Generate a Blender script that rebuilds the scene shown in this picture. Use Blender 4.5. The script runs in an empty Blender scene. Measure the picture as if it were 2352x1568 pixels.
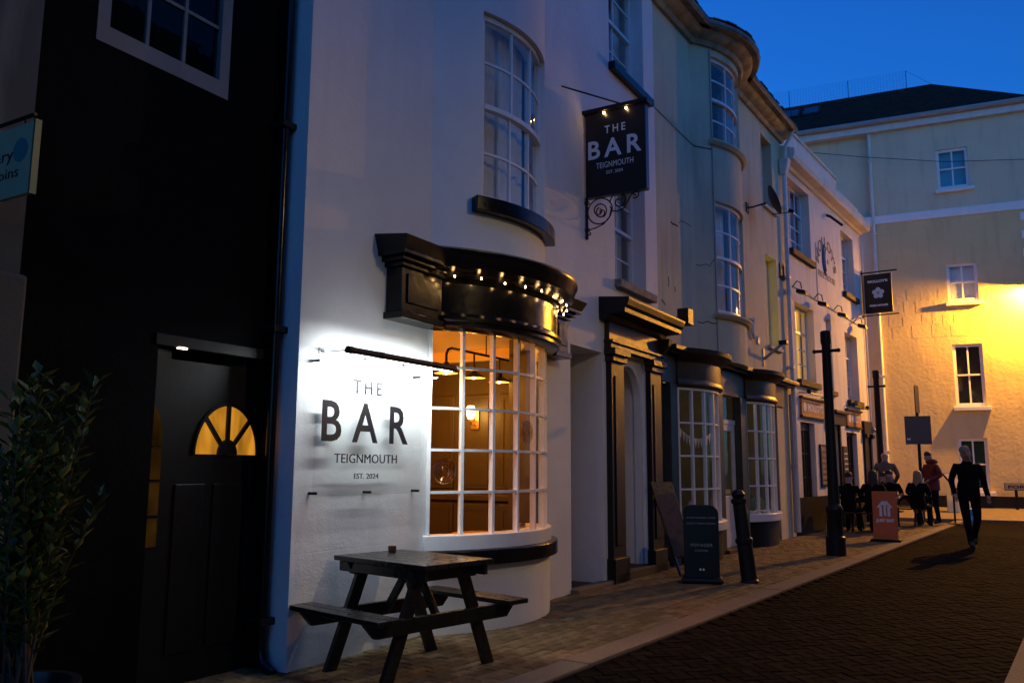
import bpy, math, random
from mathutils import Vector, Matrix
random.seed(7)
R = math.radians
# ------------------------------------------------------------------ camera
F, CX, CY, PITCH, ROLL, H = 1950.0, 1176.0, 784.0, R(8.43), R(0.3), 1.42   # measured in a 2352 px wide view
scene = bpy.context.scene
cam_d = bpy.data.cameras.new('camera'); cam = bpy.data.objects.new('camera', cam_d)
scene.collection.objects.link(cam); scene.camera = cam
CM = Matrix.Rotation(math.pi / 2 + PITCH, 3, 'X') @ Matrix.Rotation(ROLL, 3, 'Z')
cam.matrix_world = Matrix.Translation((0, 0, H)) @ CM.to_4x4()
cam_d.sensor_width = 36.0; cam_d.lens = F / 2352 * 36.0; cam_d.clip_start = 0.05; cam_d.clip_end = 2000
# ------------------------------------------------------------------ sky (dusk, sun just below the horizon)
world = bpy.data.worlds.new('World'); scene.world = world; world.use_nodes = True
wn, wl = world.node_tree.nodes, world.node_tree.links
sky = wn.new('ShaderNodeTexSky'); sky.sky_type = 'NISHITA'; sky.sun_disc = False
sky.sun_elevation = R(4.0); sky.sun_rotation = R(150); sky.ozone_density = 6.0; sky.air_density = 1.0; sky.dust_density = 0.3
tint = wn.new('ShaderNodeMix'); tint.data_type = 'RGBA'; tint.blend_type = 'MULTIPLY'; tint.inputs[0].default_value = 1.0
tint.inputs[7].default_value = (0.62, 0.92, 1.25, 1)
wl.new(sky.outputs[0], tint.inputs[6]); wl.new(tint.outputs[2], wn['Background'].inputs[0])
wn['Background'].inputs[1].default_value = 0.15
# the sun has set: what is left of it is a weak, very soft glow
sd = bpy.data.lights.new('sun', 'SUN'); sd.energy = 0.02; sd.angle = R(40); sd.color = (0.55, 0.75, 1.0)
so = bpy.data.objects.new('sun', sd); scene.collection.objects.link(so); so.rotation_euler = (R(50), 0, R(60))
scene.view_settings.view_transform = 'Standard'; scene.view_settings.look = 'None'
scene.view_settings.exposure = 1.2; scene.view_settings.gamma = 1.0; scene.view_settings.use_curve_mapping = False
# ------------------------------------------------------------------ pixel -> place helpers
def ray(u, v): return CM @ Vector(((u - CX) / F, -(v - CY) / F, -1.0))
def gnd(u, v, z=0.0):
    r = ray(u, v); t = (z - H) / r.z; return Vector((r.x * t, r.y * t, z))
class Frame:
    """a facade line: s along it, out towards the street, z up"""
    def __init__(s, O, ang):
        s.O = Vector((O[0], O[1])); a = R(ang); s.d = Vector((math.sin(a), math.cos(a))); s.n = Vector((s.d.y, -s.d.x))
        s.rot = math.atan2(s.d.y, s.d.x)
    def w(s, a, out, z=0.0):
        p = s.O + s.d * a + s.n * out; return Vector((p.x, p.y, z))
    def hit(s, u, v, out=0.0):
        r = ray(u, v); r2 = Vector((r.x, r.y)); k = (s.O.dot(s.n) + out) / r2.dot(s.n); p = r2 * k
        return (p - s.O).dot(s.d), r.z * k + H
    def sn(s, p):
        q = Vector((p[0], p[1])) - s.O; return q.dot(s.d), q.dot(s.n)
WH = Frame((-1.563, 6.171), 30.47)
CR = Frame((2.200, 12.566), 33.21)
MO = Frame((6.095, 18.518), 35.16)
FA = Frame((10.0, 29.5), 115.0)
KB = Frame((0.21, 5.95), 34.3)
OP = Frame((4.55, 1.05), 33.5)
# ------------------------------------------------------------------ mesh builder
class B:
    def __init__(s): s.v = []; s.f = []; s.t = []
    def add(s, vs, fs, tone=None):
        o = len(s.v); s.v += [tuple(p) for p in vs]; s.f += [tuple(i + o for i in f) for f in fs]
        s.t += [tone] * len(fs); return s
    def box(s, x0, x1, y0, y1, z0, z1, tone=None):
        if x0 > x1: x0, x1 = x1, x0
        if y0 > y1: y0, y1 = y1, y0
        if z0 > z1: z0, z1 = z1, z0
        return s.add([(x0,y0,z0),(x1,y0,z0),(x1,y1,z0),(x0,y1,z0),(x0,y0,z1),(x1,y0,z1),(x1,y1,z1),(x0,y1,z1)],
                     [(0,3,2,1),(4,5,6,7),(0,1,5,4),(1,2,6,5),(2,3,7,6),(3,0,4,7)], tone)
    def hexa(s, p):   # 8 corners: bottom loop, top loop
        return s.add(p, [(0,3,2,1),(4,5,6,7),(0,1,5,4),(1,2,6,5),(2,3,7,6),(3,0,4,7)])
    def beam(s, p0, p1, w, h, up=(0,0,1)):
        p0, p1 = Vector(p0), Vector(p1); d = (p1 - p0).normalized(); x = d.cross(Vector(up))
        if x.length < 1e-4: x = Vector((1,0,0))
        x.normalize(); y = x.cross(d)
        c = [p + x * a * w / 2 + y * b * h / 2 for p in (p0, p1) for a, b in ((-1,-1),(1,-1),(1,1),(-1,1))]
        return s.hexa(c)
    def tube(s, pts, r, n=8, cap=True):
        pts = [Vector(p) for p in pts]; rs = r if isinstance(r, (list, tuple)) else [r] * len(pts)
        o = len(s.v); x = None
        for i, p in enumerate(pts):
            d = (pts[min(i+1, len(pts)-1)] - pts[max(i-1, 0)]).normalized()
            if x is None: x = d.cross(Vector((0,0,1)) if abs(d.z) < .9 else Vector((1,0,0))).normalized()
            else: x = (x - d * x.dot(d)).normalized()
            y = d.cross(x)
            for k in range(n):
                a = 2 * math.pi * k / n; s.v.append(tuple(p + (x * math.cos(a) + y * math.sin(a)) * rs[i]))
        for i in range(len(pts) - 1):
            for k in range(n):
                a, b = o + i * n + k, o + i * n + (k + 1) % n
                s.f.append((a, b, b + n, a + n)); s.t.append(None)
        if cap:
            s.f.append(tuple(o + k for k in range(n))[::-1]); s.f.append(tuple(o + (len(pts)-1) * n + k for k in range(n))); s.t += [None, None]
        return s
    def lathe(s, prof, n=16, c=(0,0,0), axis=None, cap=True):
        c = Vector(c); ax = Vector(axis or (0,0,1)).normalized()
        x = ax.orthogonal().normalized(); y = ax.cross(x); o = len(s.v)
        for r_, z_ in prof:
            for k in range(n):
                a = 2 * math.pi * k / n; s.v.append(tuple(c + ax * z_ + (x * math.cos(a) + y * math.sin(a)) * r_))
        for i in range(len(prof) - 1):
            for k in range(n):
                a, b = o + i * n + k, o + i * n + (k + 1) % n
                s.f.append((a, b, b + n, a + n)); s.t.append(None)
        if cap and prof[0][0] > 1e-4: s.f.append(tuple(o + k for k in range(n))[::-1]); s.t.append(None)
        if cap and prof[-1][0] > 1e-4: s.f.append(tuple(o + (len(prof)-1) * n + k for k in range(n))); s.t.append(None)
        return s
    def prism(s, poly, ax0, ax1, org=(0,0,0), ex=(1,0,0), ey=(0,0,1), ez=(0,-1,0)):
        org, ex, ey, ez = Vector(org), Vector(ex), Vector(ey), Vector(ez); n = len(poly)
        vs = [org + ex * p[0] + ey * p[1] + ez * ax0 for p in poly] + [org + ex * p[0] + ey * p[1] + ez * ax1 for p in poly]
        return s.add(vs, [tuple(range(n))[::-1], tuple(range(n, 2*n))] + [(i, (i+1) % n, (i+1) % n + n, i + n) for i in range(n)])
    def sweep(s, mp, a0, a1, prof, step=0.06):
        n = max(1, int(math.ceil((a1 - a0) / step))) if mp.curved else 1; m = len(prof); vs = []; fs = []
        for i in range(n + 1):
            a = a0 + (a1 - a0) * i / n
            for o_, z_ in prof:
                x, y = mp(a, o_); vs.append((x, y, z_))
        for i in range(n):
            for k in range(m):
                p, q = i * m + k, i * m + (k + 1) % m; fs.append((p, q, q + m, p + m))
        fs += [tuple(range(m))[::-1], tuple(n * m + k for k in range(m))]
        return s.add(vs, fs)
    def pbox(s, mp, a0, a1, o0, o1, z0, z1, step=0.06):
        return s.sweep(mp, a0, a1, [(o0, z0), (o1, z0), (o1, z1), (o0, z1)], step)
    def wall(s, mp, a0, a1, z0, z1, holes=(), depth=0.3, step=0.07):
        A = sorted(set([a0, a1] + [h[0] for h in holes] + [h[1] for h in holes]))
        if mp.curved:
            B2 = []
            for p, q in zip(A[:-1], A[1:]):
                k = max(1, int(math.ceil((q - p) / step))); B2 += [p + (q - p) * i / k for i in range(k)]
            A = B2 + [a1]
        Z = sorted(set([z0, z1] + [h[2] for h in holes] + [h[3] for h in holes]))
        na, nz = len(A) - 1, len(Z) - 1
        def solid(i, j):
            if i < 0 or j < 0 or i >= na or j >= nz: return False
            ca, cz = (A[i] + A[i+1]) / 2, (Z[j] + Z[j+1]) / 2
            return not any(h[0] < ca < h[1] and h[2] < cz < h[3] for h in holes)
        vs = []; fs = []; st = nz + 1
        for a in A:
            for z in Z: x, y = mp(a, 0); vs.append((x, y, z))
        nb = len(vs)
        for a in A:
            for z in Z: x, y = mp(a, -depth); vs.append((x, y, z))
        for i in range(na):
            for j in range(nz):
                if not solid(i, j): continue
                p = (i*st+j, (i+1)*st+j, (i+1)*st+j+1, i*st+j+1); fs.append(p); fs.append(tuple(k + nb for k in p)[::-1])
                if not solid(i-1, j): fs.append((p[0], p[3], p[3]+nb, p[0]+nb))
                if not solid(i+1, j): fs.append((p[2], p[1], p[1]+nb, p[2]+nb))
                if not solid(i, j-1): fs.append((p[1], p[0], p[0]+nb, p[1]+nb))
                if not solid(i, j+1): fs.append((p[3], p[2], p[2]+nb, p[3]+nb))
        return s.add(vs, fs)
class Flat:
    curved = False
    def __call__(s, a, o): return (a, -o)
class Arc:
    curved = True
    def __init__(s, s0, s1, b):
        w = (s1 - s0) / 2; s.R = (w*w + b*b) / (2*b); s.th = math.asin(w / s.R); s.sc = (s0 + s1) / 2; s.b = b; s.L = 2 * s.th * s.R
    def __call__(s, a, o):
        t = -s.th + a / s.R; return (s.sc + (s.R + o) * math.sin(t), -((s.R + o) * math.cos(t) - (s.R - s.b)))
flat = Flat()
coll = scene.collection
def new_mesh(name, b, mat, smooth=False):
    me = bpy.data.meshes.new(name); me.from_pydata([tuple(p) for p in b.v], [], b.f); me.materials.append(mat)
    if any(t is not None for t in b.t):
        at = me.attributes.new('tone', 'FLOAT', 'FACE')
        for i, t in enumerate(b.t): at.data[i].value = 0.5 if t is None else t
    me.validate(); me.update()
    if smooth:
        for p in me.polygons: p.use_smooth = True
        try: me.set_sharp_from_angle(angle=R(35))
        except Exception: pass
    return me
def tag(o, label=None, cat=None, group=None, kind=None):
    if label: o['label'] = label
    if cat: o['category'] = cat
    if group: o['group'] = group
    if kind: o['kind'] = kind
    return o
def part(name, b, mat, parent=None, label=None, smooth=False, bevel=0):
    me = b if isinstance(b, bpy.types.Mesh) else new_mesh(name, b, mat, smooth)
    o = bpy.data.objects.new(name, me); coll.objects.link(o); o.parent = parent
    if label: o['label'] = label
    if bevel:
        m = o.modifiers.new('bevel', 'BEVEL'); m.width = bevel; m.segments = 2; m.limit_method = 'ANGLE'; m.angle_limit = R(40)
    return o
def thing(name, label, cat, loc=(0,0,0), rotz=0.0, group=None):
    o = bpy.data.objects.new(name, None); coll.objects.link(o); o.empty_display_size = 0.1
    o.location = loc; o.rotation_euler = (0, 0, rotz); return tag(o, label, cat, group)
def fthing(name, label, cat, fr, s=0.0, out=0.0, z=0.0, group=None):
    return thing(name, label, cat, fr.w(s, out, z), fr.rot, group)
def dup(root, loc, rotz, label):
    r = root.copy(); coll.objects.link(r); r.location = loc; r.rotation_euler = (0, 0, rotz); r['label'] = label
    for ch in list(root.children):
        c = ch.copy(); coll.objects.link(c); c.parent = r
        for g in list(ch.children):
            e = g.copy(); coll.objects.link(e); e.parent = c
    return r
def lamp(name, kind, parent, loc, energy, color, **kw):
    l = bpy.data.lights.new(name, kind); l.energy = energy; l.color = color
    for k, v in kw.items():
        if k != 'rot': setattr(l, k, v)
    o = bpy.data.objects.new(name, l); coll.objects.link(o); o.parent = parent; o.location = loc
    if 'rot' in kw: o.rotation_euler = kw['rot']
    return o
# ------------------------------------------------------------------ materials
def mat(name, col, rough=0.6, var=0.0, vs=3.0, bump=0.0, bs=60.0, metal=0.0, spec=0.5, coat=0.0, col2=None, stain=None, ashlar=False, tone=None, emit=None, estr=0.0, streak=0.0):
    m = bpy.data.materials.new(name); m.use_nodes = True; N, L = m.node_tree.nodes, m.node_tree.links
    bs_ = N['Principled BSDF']; bs_.inputs['Roughness'].default_value = rough; bs_.inputs['Metallic'].default_value = metal
    bs_.inputs['Specular IOR Level'].default_value = spec; bs_.inputs['Coat Weight'].default_value = coat
    bs_.inputs['Base Color'].default_value = (*col, 1)
    tc = N.new('ShaderNodeTexCoord'); cur = None
    def noise(scale, det=4.0, vec=None):
        n = N.new('ShaderNodeTexNoise'); n.inputs['Scale'].default_value = scale; n.inputs['Detail'].default_value = det
        L.new(vec or tc.outputs['Object'], n.inputs['Vector']); return n
    def mixc(fac, a, b):
        x = N.new('ShaderNodeMix'); x.data_type = 'RGBA'
        L.new(fac, x.inputs[0])
        for sock, val in ((x.inputs[6], a), (x.inputs[7], b)):
            if isinstance(val, tuple): sock.default_value = (*val, 1)
            else: L.new(val, sock)
        return x.outputs[2]
    def ramp(fac, lo, hi):
        r_ = N.new('ShaderNodeMapRange'); r_.inputs[1].default_value = lo; r_.inputs[2].default_value = hi; L.new(fac, r_.inputs[0]); return r_.outputs[0]
    if var or col2:
        c2 = col2 or tuple(max(0, c * (1 - var)) for c in col)
        cur = mixc(ramp(noise(vs).outputs[0], 0.35, 0.65), col, c2)
    if tone:
        at = N.new('ShaderNodeAttribute'); at.attribute_name = 'tone'; nz = noise(9, 6)
        cur = mixc(at.outputs['Fac'], tone[0], tone[1]); cur = mixc(ramp(nz.outputs[0], 0.5, 0.8), cur, tuple(c * .55 for c in tone[0]))
    if stain:
        mp = N.new('ShaderNodeMapping'); mp.inputs['Scale'].default_value = (1.6, 1.6, 0.25); L.new(tc.outputs['Object'], mp.inputs[0])
        cur = mixc(ramp(noise(2.2, 8, mp.outputs[0]).outputs[0], 0.52, 0.78), cur if cur else col, stain)
        cur = mixc(ramp(noise(0.7, 6).outputs[0], 0.55, 0.8), cur, tuple((c + d_) / 2 for c, d_ in zip(col, stain)))
    if cur: L.new(cur, bs_.inputs['Base Color'])
    h = None
    if bump:
        n1 = noise(bs, 5); n2 = noise(bs * 0.12, 3); ad = N.new('ShaderNodeMath'); ad.operation = 'MULTIPLY_ADD'
        L.new(n2.outputs[0], ad.inputs[0]); ad.inputs[1].default_value = 2.2; L.new(n1.outputs[0], ad.inputs[2]); h = ad.outputs[0]
    if ashlar:
        sp = N.new('ShaderNodeSeparateXYZ'); L.new(tc.outputs['Object'], sp.inputs[0]); cb = N.new('ShaderNodeCombineXYZ')
        L.new(sp.outputs[0], cb.inputs[0]); L.new(sp.outputs[2], cb.inputs[1])
        bt = N.new('ShaderNodeTexBrick'); bt.inputs['Scale'].default_value = 1.0; bt.inputs['Mortar Size'].default_value = 0.004
        bt.inputs['Brick Width'].default_value = 0.9; bt.inputs['Row Height'].default_value = 0.4; bt.inputs['Mortar Smooth'].default_value = 0.3
        L.new(cb.outputs[0], bt.inputs['Vector'])
        # old scored joints: worn away in places
        ms = N.new('ShaderNodeMath'); ms.operation = 'MULTIPLY'; L.new(bt.outputs['Fac'], ms.inputs[0]); L.new(ramp(noise(0.8, 3).outputs[0], 0.42, 0.62), ms.inputs[1])
        sb = N.new('ShaderNodeMath'); sb.operation = 'MULTIPLY_ADD'; L.new(ms.outputs[0], sb.inputs[0]); sb.inputs[1].default_value = -2.5
        if h: L.new(h, sb.inputs[2])
        h = sb.outputs[0]
    if h:
        bp = N.new('ShaderNodeBump'); bp.inputs['Strength'].default_value = bump or 0.2; bp.inputs['Distance'].default_value = 0.01
        L.new(h, bp.inputs['Height']); L.new(bp.outputs[0], bs_.inputs['Normal'])
    if streak:
        L.new(ramp(noise(14, 5).outputs[0], 0.3, 0.75), N.new('ShaderNodeMath').inputs[0])
        k = N.new('ShaderNodeMapRange'); k.inputs[3].default_value = max(0.02, rough - streak); k.inputs[4].default_value = rough + streak
        L.new(noise(14, 5).outputs[0], k.inputs[0]); L.new(k.outputs[0], bs_.inputs['Roughness'])
    if emit: bs_.inputs['Emission Color'].default_value = (*emit, 1); bs_.inputs['Emission Strength'].default_value = estr
    return m
def glass(name, tintc=(0.9,0.93,0.95), wav=0.12, ior=1.5, ws=5.0):
    m = bpy.data.materials.new(name); m.use_nodes = True; N, L = m.node_tree.nodes, m.node_tree.links; N.remove(N['Principled BSDF'])
    tr = N.new('ShaderNodeBsdfTransparent'); tr.inputs[0].default_value = (*tintc, 1); gl = N.new('ShaderNodeBsdfGlossy'); gl.inputs['Roughness'].default_value = 0.03
    fr = N.new('ShaderNodeFresnel'); fr.inputs[0].default_value = ior; mx = N.new('ShaderNodeMixShader')
    tc = N.new('ShaderNodeTexCoord'); nz = N.new('ShaderNodeTexNoise'); nz.inputs['Scale'].default_value = ws; nz.inputs['Detail'].default_value = 1.5
    bp = N.new('ShaderNodeBump'); bp.inputs['Strength'].default_value = wav; bp.inputs['Distance'].default_value = 0.02
    L.new(tc.outputs['Object'], nz.inputs['Vector']); L.new(nz.outputs[0], bp.inputs['Height']); L.new(bp.outputs[0], gl.inputs['Normal'])
    ge = N.new('ShaderNodeNewGeometry'); iv = N.new('ShaderNodeMath'); iv.operation = 'SUBTRACT'; iv.inputs[0].default_value = 1.0; L.new(ge.outputs['Backfacing'], iv.inputs[1])
    fm_ = N.new('ShaderNodeMath'); fm_.operation = 'MULTIPLY'; L.new(fr.outputs[0], fm_.inputs[0]); L.new(iv.outputs[0], fm_.inputs[1])
    L.new(fm_.outputs[0], mx.inputs[0]); L.new(tr.outputs[0], mx.inputs[1]); L.new(gl.outputs[0], mx.inputs[2]); L.new(mx.outputs[0], N['Material Output'].inputs[0])
    return m
def glow(name, col, strength, var=0.0, scale=3.0, stretch=(1,1,1)):
    m = bpy.data.materials.new(name); m.use_nodes = True; N, L = m.node_tree.nodes, m.node_tree.links; N.remove(N['Principled BSDF'])
    e = N.new('ShaderNodeEmission'); e.inputs[0].default_value = (*col, 1); e.inputs[1].default_value = strength
    if var:
        tc = N.new('ShaderNodeTexCoord'); mp = N.new('ShaderNodeMapping'); mp.inputs['Scale'].default_value = stretch; nz = N.new('ShaderNodeTexNoise'); nz.inputs['Scale'].default_value = scale
        k = N.new('ShaderNodeMapRange'); k.inputs[1].default_value = .3; k.inputs[2].default_value = .7; k.inputs[3].default_value = strength * (1 - var); k.inputs[4].default_value = strength * (1 + var)
        L.new(tc.outputs['Object'], mp.inputs[0]); L.new(mp.outputs[0], nz.inputs['Vector']); L.new(nz.outputs[0], k.inputs[0]); L.new(k.outputs[0], e.inputs[1])
    L.new(e.outputs[0], N['Material Output'].inputs[0]); return m
M = dict(
 stucco=mat('white_stucco', (.74,.74,.72), .75, .08, 1.5, .22, 70, stain=(.66,.655,.63), ashlar=True),
 cream=mat('cream_stucco', (.62,.56,.37), .85, .12, 1.2, .3, 50, stain=(.36,.34,.25)),
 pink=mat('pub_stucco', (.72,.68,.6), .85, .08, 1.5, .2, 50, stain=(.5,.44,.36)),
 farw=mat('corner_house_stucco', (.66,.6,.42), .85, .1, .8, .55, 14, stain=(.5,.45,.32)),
 farlow=mat('corner_house_rough_stucco', (.66,.53,.27), .85, .1, .8, .9, 9, stain=(.5,.4,.2)),
 left=mat('grey_stucco', (.09,.09,.075), .85, .2, 2, .2, 40, stain=(.2,.2,.17)),
 opp=mat('opposite_stucco', (.12,.115,.105), .85, .15, 2, .2, 40),
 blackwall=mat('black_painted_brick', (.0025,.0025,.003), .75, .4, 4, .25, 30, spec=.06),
 black=mat('black_gloss_paint', (.006,.006,.007), .2, .3, 6, .16, 9, spec=.3, streak=.1),
 blackm=mat('black_satin_paint', (.007,.007,.008), .45, .3, 9, .06, 60, spec=.3),
 iron=mat('black_iron', (.008,.008,.009), .45, .3, 20, .1, 80, spec=.3),
 wood=mat('dark_stained_wood', (.022,.017,.014), .3, .4, 12, .2, 30, streak=.14),
 brown=mat('brown_painted_timber', (.032,.02,.013), .42, .35, 5, .12, 30, spec=.3, streak=.12),
 shopgrey=mat('grey_green_painted_timber', (.055,.052,.042), .38, .25, 5, .08, 30, spec=.25, streak=.1),
 white=mat('white_gloss_paint', (.78,.78,.76), .35, .06, 8, .03, 60),
 greyw=mat('grey_white_paint', (.16,.17,.17), .5, .15, 5, .05, 60), offw=mat('off_white_paint', (.66,.65,.6), .5, .12, 5, .05, 60),
 stone=mat('weathered_stone_sill', (.3,.27,.23), .8, .5, 14, .4, 40),
 dstone=mat('dark_stone_sill', (.05,.035,.025), .8, .3, 10, .3, 40),
 chrome=mat('brushed_steel', (.6,.6,.6), .25, metal=1.0),
 curtain=mat('net_curtain', (.75,.72,.64), .9, .15, 3), dark=mat('dark_interior', (.012,.011,.01), .9),
 blind=mat('pale_blind', (.55,.6,.62), .9, .08, 4), teal=mat('teal_blind', (.12,.42,.5), .9, .1, 3), green=mat('green_interior', (.01,.06,.035), .9),
 pane=glass('window_glass', (.9,.92,.94), .12, 1.7), dullpane=glass('dull_glass', (.5,.5,.5), .1, 1.25), bpane=glass('bow_window_glass', (.93,.93,.9), .1, 1.42, 4.0), acry=glass('clear_acrylic', (.97,.98,.98), 0.0, 1.4),
 slate=mat('slate_roof', (.03,.025,.018), .9, .5, 9, .6, 20, stain=(.07,.045,.012), spec=.08), tile=mat('old_roof_tile', (.13,.085,.06), .85, .5, 6, .5, 30),
 lead=mat('lead_flashing', (.16,.17,.18), .5, .3, 8, .1, 40), plastic=mat('white_plastic', (.7,.7,.68), .4), greyp=mat('grey_plastic', (.3,.31,.3), .5),
 asphalt=mat('asphalt', (.04,.035,.03), .85, .3, 30, .3, 120),
 paver=mat('pavement_block', (.2,.16,.11), .7, bump=.35, bs=90, spec=.12, tone=((.13,.09,.04),(.24,.17,.085))),
 road=mat('road_block', (.03,.022,.018), .9, bump=.4, bs=90, spec=.03, tone=((.006,.0045,.004),(.017,.012,.010))),
 bed=mat('joint_sand', (.05,.038,.026), .95, .4, 40), kerb=mat('granite_kerb', (.2,.15,.10), .8, .3, 60, .25, 120),
 roomwall=mat('dark_panelled_wall', (.05,.032,.014), .55, .2, 3, .05, 30), ceil=mat('cream_ceiling', (.75,.52,.27), .7, .05, 3), floor=mat('dark_wood_floor', (.06,.035,.02), .4, .3, 6),
 table=mat('varnished_table_top', (.5,.22,.07), .3, .2, 6), brass=mat('brass', (.6,.4,.15), .3, metal=1), shade=mat('pendant_shade', (.02,.02,.02), .4, metal=.6),
 shadein=mat('pendant_shade_inside', (.8,.6,.3), .5),
 ink=mat('black_lettering', (.012,.01,.012), .4), wink=mat('white_lettering', (.7,.72,.75), .5), signblk=mat('sign_black', (.006,.006,.007), .3, spec=.4),
 orange=mat('orange_board', (.6,.12,.015), .5, .08, 6), chalk=mat('brown_chalk_board', (.1,.05,.028), .6, .5, 10), blueedge=mat('sign_edge', (.05,.07,.09), .3),
 skin=mat('skin', (.38,.23,.16), .5), hair=mat('dark_hair', (.015,.011,.009), .6), blond=mat('blond_hair', (.3,.22,.11), .6, .4, 30), grey=mat('grey_hair', (.22,.2,.18), .7),
 jacket=mat('black_jacket', (.004,.004,.005), .8, spec=.1), red=mat('dark_red_jacket', (.13,.012,.014), .7, .2, 9), jumper=mat('taupe_jumper', (.16,.11,.085), .9, .2, 9), trous=mat('dark_trousers', (.006,.006,.009), .85, spec=.1), shoe=mat('dark_shoe', (.008,.008,.008), .5),
 leaf=mat('bay_leaf', (.07,.11,.025), .35, .4, 8), leaf2=mat('pale_bay_leaf', (.26,.28,.06), .35, .4, 8), bark=mat('shrub_stem', (.06,.045,.03), .9), pot=mat('dark_glazed_pot', (.02,.02,.022), .3, .3, 6),
 bulb=glow('fairy_light', (1,.55,.2), 22), led=glow('led_strip', (.9,.97,1), 14), amber=glow('amber_lamp', (1,.5,.06), 30), warmbulb=glow('warm_bulb', (1,.6,.2), 7),
)
# lettering
def text_b(body, size, mp, spacing=1.0, bold=0.0, ext=0.002, sx=1.0):
    """letters as mesh, centred; mp(x, y, depth) -> point"""
    c = bpy.data.curves.new('txt', 'FONT'); c.body = body; c.size = size; c.align_x = 'CENTER'; c.align_y = 'CENTER'
    c.space_character = spacing; c.offset = bold; c.extrude = ext; c.resolution_u = 3
    o = bpy.data.objects.new('txt', c); coll.objects.link(o); dg = bpy.context.evaluated_depsgraph_get()
    me = bpy.data.meshes.new_from_object(o.evaluated_get(dg)); b = B()
    b.add([mp(v.co.x * sx, v.co.y, v.co.z) for v in me.vertices], [tuple(p.vertices) for p in me.polygons])
    bpy.data.objects.remove(o); bpy.data.meshes.remove(me); bpy.data.curves.remove(c); return b
def fit_text(body, x0, x1, y0, y1, mp, bold=0.0, spacing=1.0, ext=0.002, keep=False):
    t = text_b(body, 1.0, lambda x, y, d: (x, y, d), spacing, bold / max(1e-6, (y1 - y0)), 0.001)
    xs = [p[0] for p in t.v]; ys = [p[1] for p in t.v]; sx = (x1 - x0) / (max(xs) - min(xs)); sy = (y1 - y0) / (max(ys) - min(ys))
    b = B(); b.f = t.f; b.t = t.t
    b.v = [tuple(mp(x0 + (p[0] - min(xs)) * sx, y0 + (p[1] - min(ys)) * sy, ext if p[2] > 0 else -ext)) for p in t.v]
    return b
# ================================================================== the setting
gb = B(); gb.add([(-250,-250,-.075),(250,-250,-.075),(250,250,-.075),(-250,250,-.075)], [(0,1,2,3)])
tag(part('ground', gb, M['asphalt']), kind='structure')
road = tag(part('road', B().box(-8, 45, 0.0, -7.5, -.07, -.03), M['road']), kind='structure'); road.location = KB.w(0,0); road.rotation_euler.z = KB.rot
pave = tag(part('pavement', B().box(-9, 21, .24, 5.5, -.07, -.014), M['bed']), kind='structure'); pave.location = KB.w(0,0); pave.rotation_euler.z = KB.rot
kerb = tag(part('kerb', B().box(-9, 24, 0.0, .25, -.07, -.02), M['bed']), kind='structure'); kerb.location = KB.w(0,0); kerb.rotation_euler.z = KB.rot
# kerb stones, laid end to end (lengths vary)
x = -6.0
while x < 22:
    l = random.uniform(.75, 1.05); w = .002
    k = part('kerb_stone', B().box(x + .004, x + l - .004, .004, .246, -.06, random.uniform(-.002, .004)), M['kerb'], kerb, bevel=.008); x += l
def block_mesh(tone, mm, L=.2, W=.1, nm='block', t=.03):
    b = B(); g = .003; c = .006; x0, x1, y0, y1 = -L/2+g, L/2-g, -W/2+g, W/2-g
    vs = [(x0,y0,-t),(x1,y0,-t),(x1,y1,-t),(x0,y1,-t),(x0,y0,-c),(x1,y0,-c),(x1,y1,-c),(x0,y1,-c),(x0+c,y0+c,0),(x1-c,y0+c,0),(x1-c,y1-c,0),(x0+c,y1-c,0)]
    b.add(vs, [(0,1,5,4),(1,2,6,5),(2,3,7,6),(3,0,4,7),(4,5,9,8),(5,6,10,9),(6,7,11,10),(7,4,8,11),(8,9,10,11)], tone); return new_mesh(nm, b, mm)
def lay(name, stuffname, blocks, mm, par, top):
    """blocks: (x, y, rot) in the kerb frame; the 300 nearest to the camera are single pieces"""
    blocks.sort(key=lambda q: q[3]); ms = [block_mesh(i / 7, mm, nm=name) for i in range(8)]
    for x, y, r, d_ in blocks[:300]:
        o = part(name, random.choice(ms), mm, par); o.location = (x, y, top + random.uniform(-.003, .003))
        o.rotation_euler = (random.uniform(-.012,.012), random.uniform(-.012,.012), r + random.uniform(-.01,.01))
    b = B(); src = ms[0]; sv = [v.co.copy() for v in src.vertices]; sf = [tuple(p.vertices) for p in src.polygons]
    for x, y, r, d_ in blocks[300:]:
        m = Matrix.Translation((x, y, top + random.uniform(-.003,.003))) @ Matrix.Rotation(r + random.uniform(-.01,.01), 4, 'Z') @ Matrix.Rotation(random.uniform(-.012,.012), 4, 'X')
        b.add([m @ v for v in sv], sf, random.random())
    if b.v: tag(part(stuffname, b, mm, par), kind='stuff')
pb = []
for j in range(0, 46):
    for i in range(-16, 92):
        x, y = i * .2 + (.1 if j % 2 else 0), .30 + j * .1
        w = KB.w(x, -y); a = WH.sn(w); c = CR.sn(w); m_ = MO.sn(w)
        ok = (a[1] > -.45 if a[0] < 7.4 else (c[1] > -.1 if c[0] < 7.1 else m_[1] > -.1))
        u_ = ray(0,0)
        if ok and a[0] > -3 and w.y > 3.5: pb.append((x, y, 0.0, (0 if w.y > 5.6 else 50) + w.length))
lay('paving_block', 'far_paving_blocks', pb, M['paver'], pave, 0.0)
rb = []; W_ = .1
ca, sa = math.cos(math.pi/4), math.sin(math.pi/4)
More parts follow.
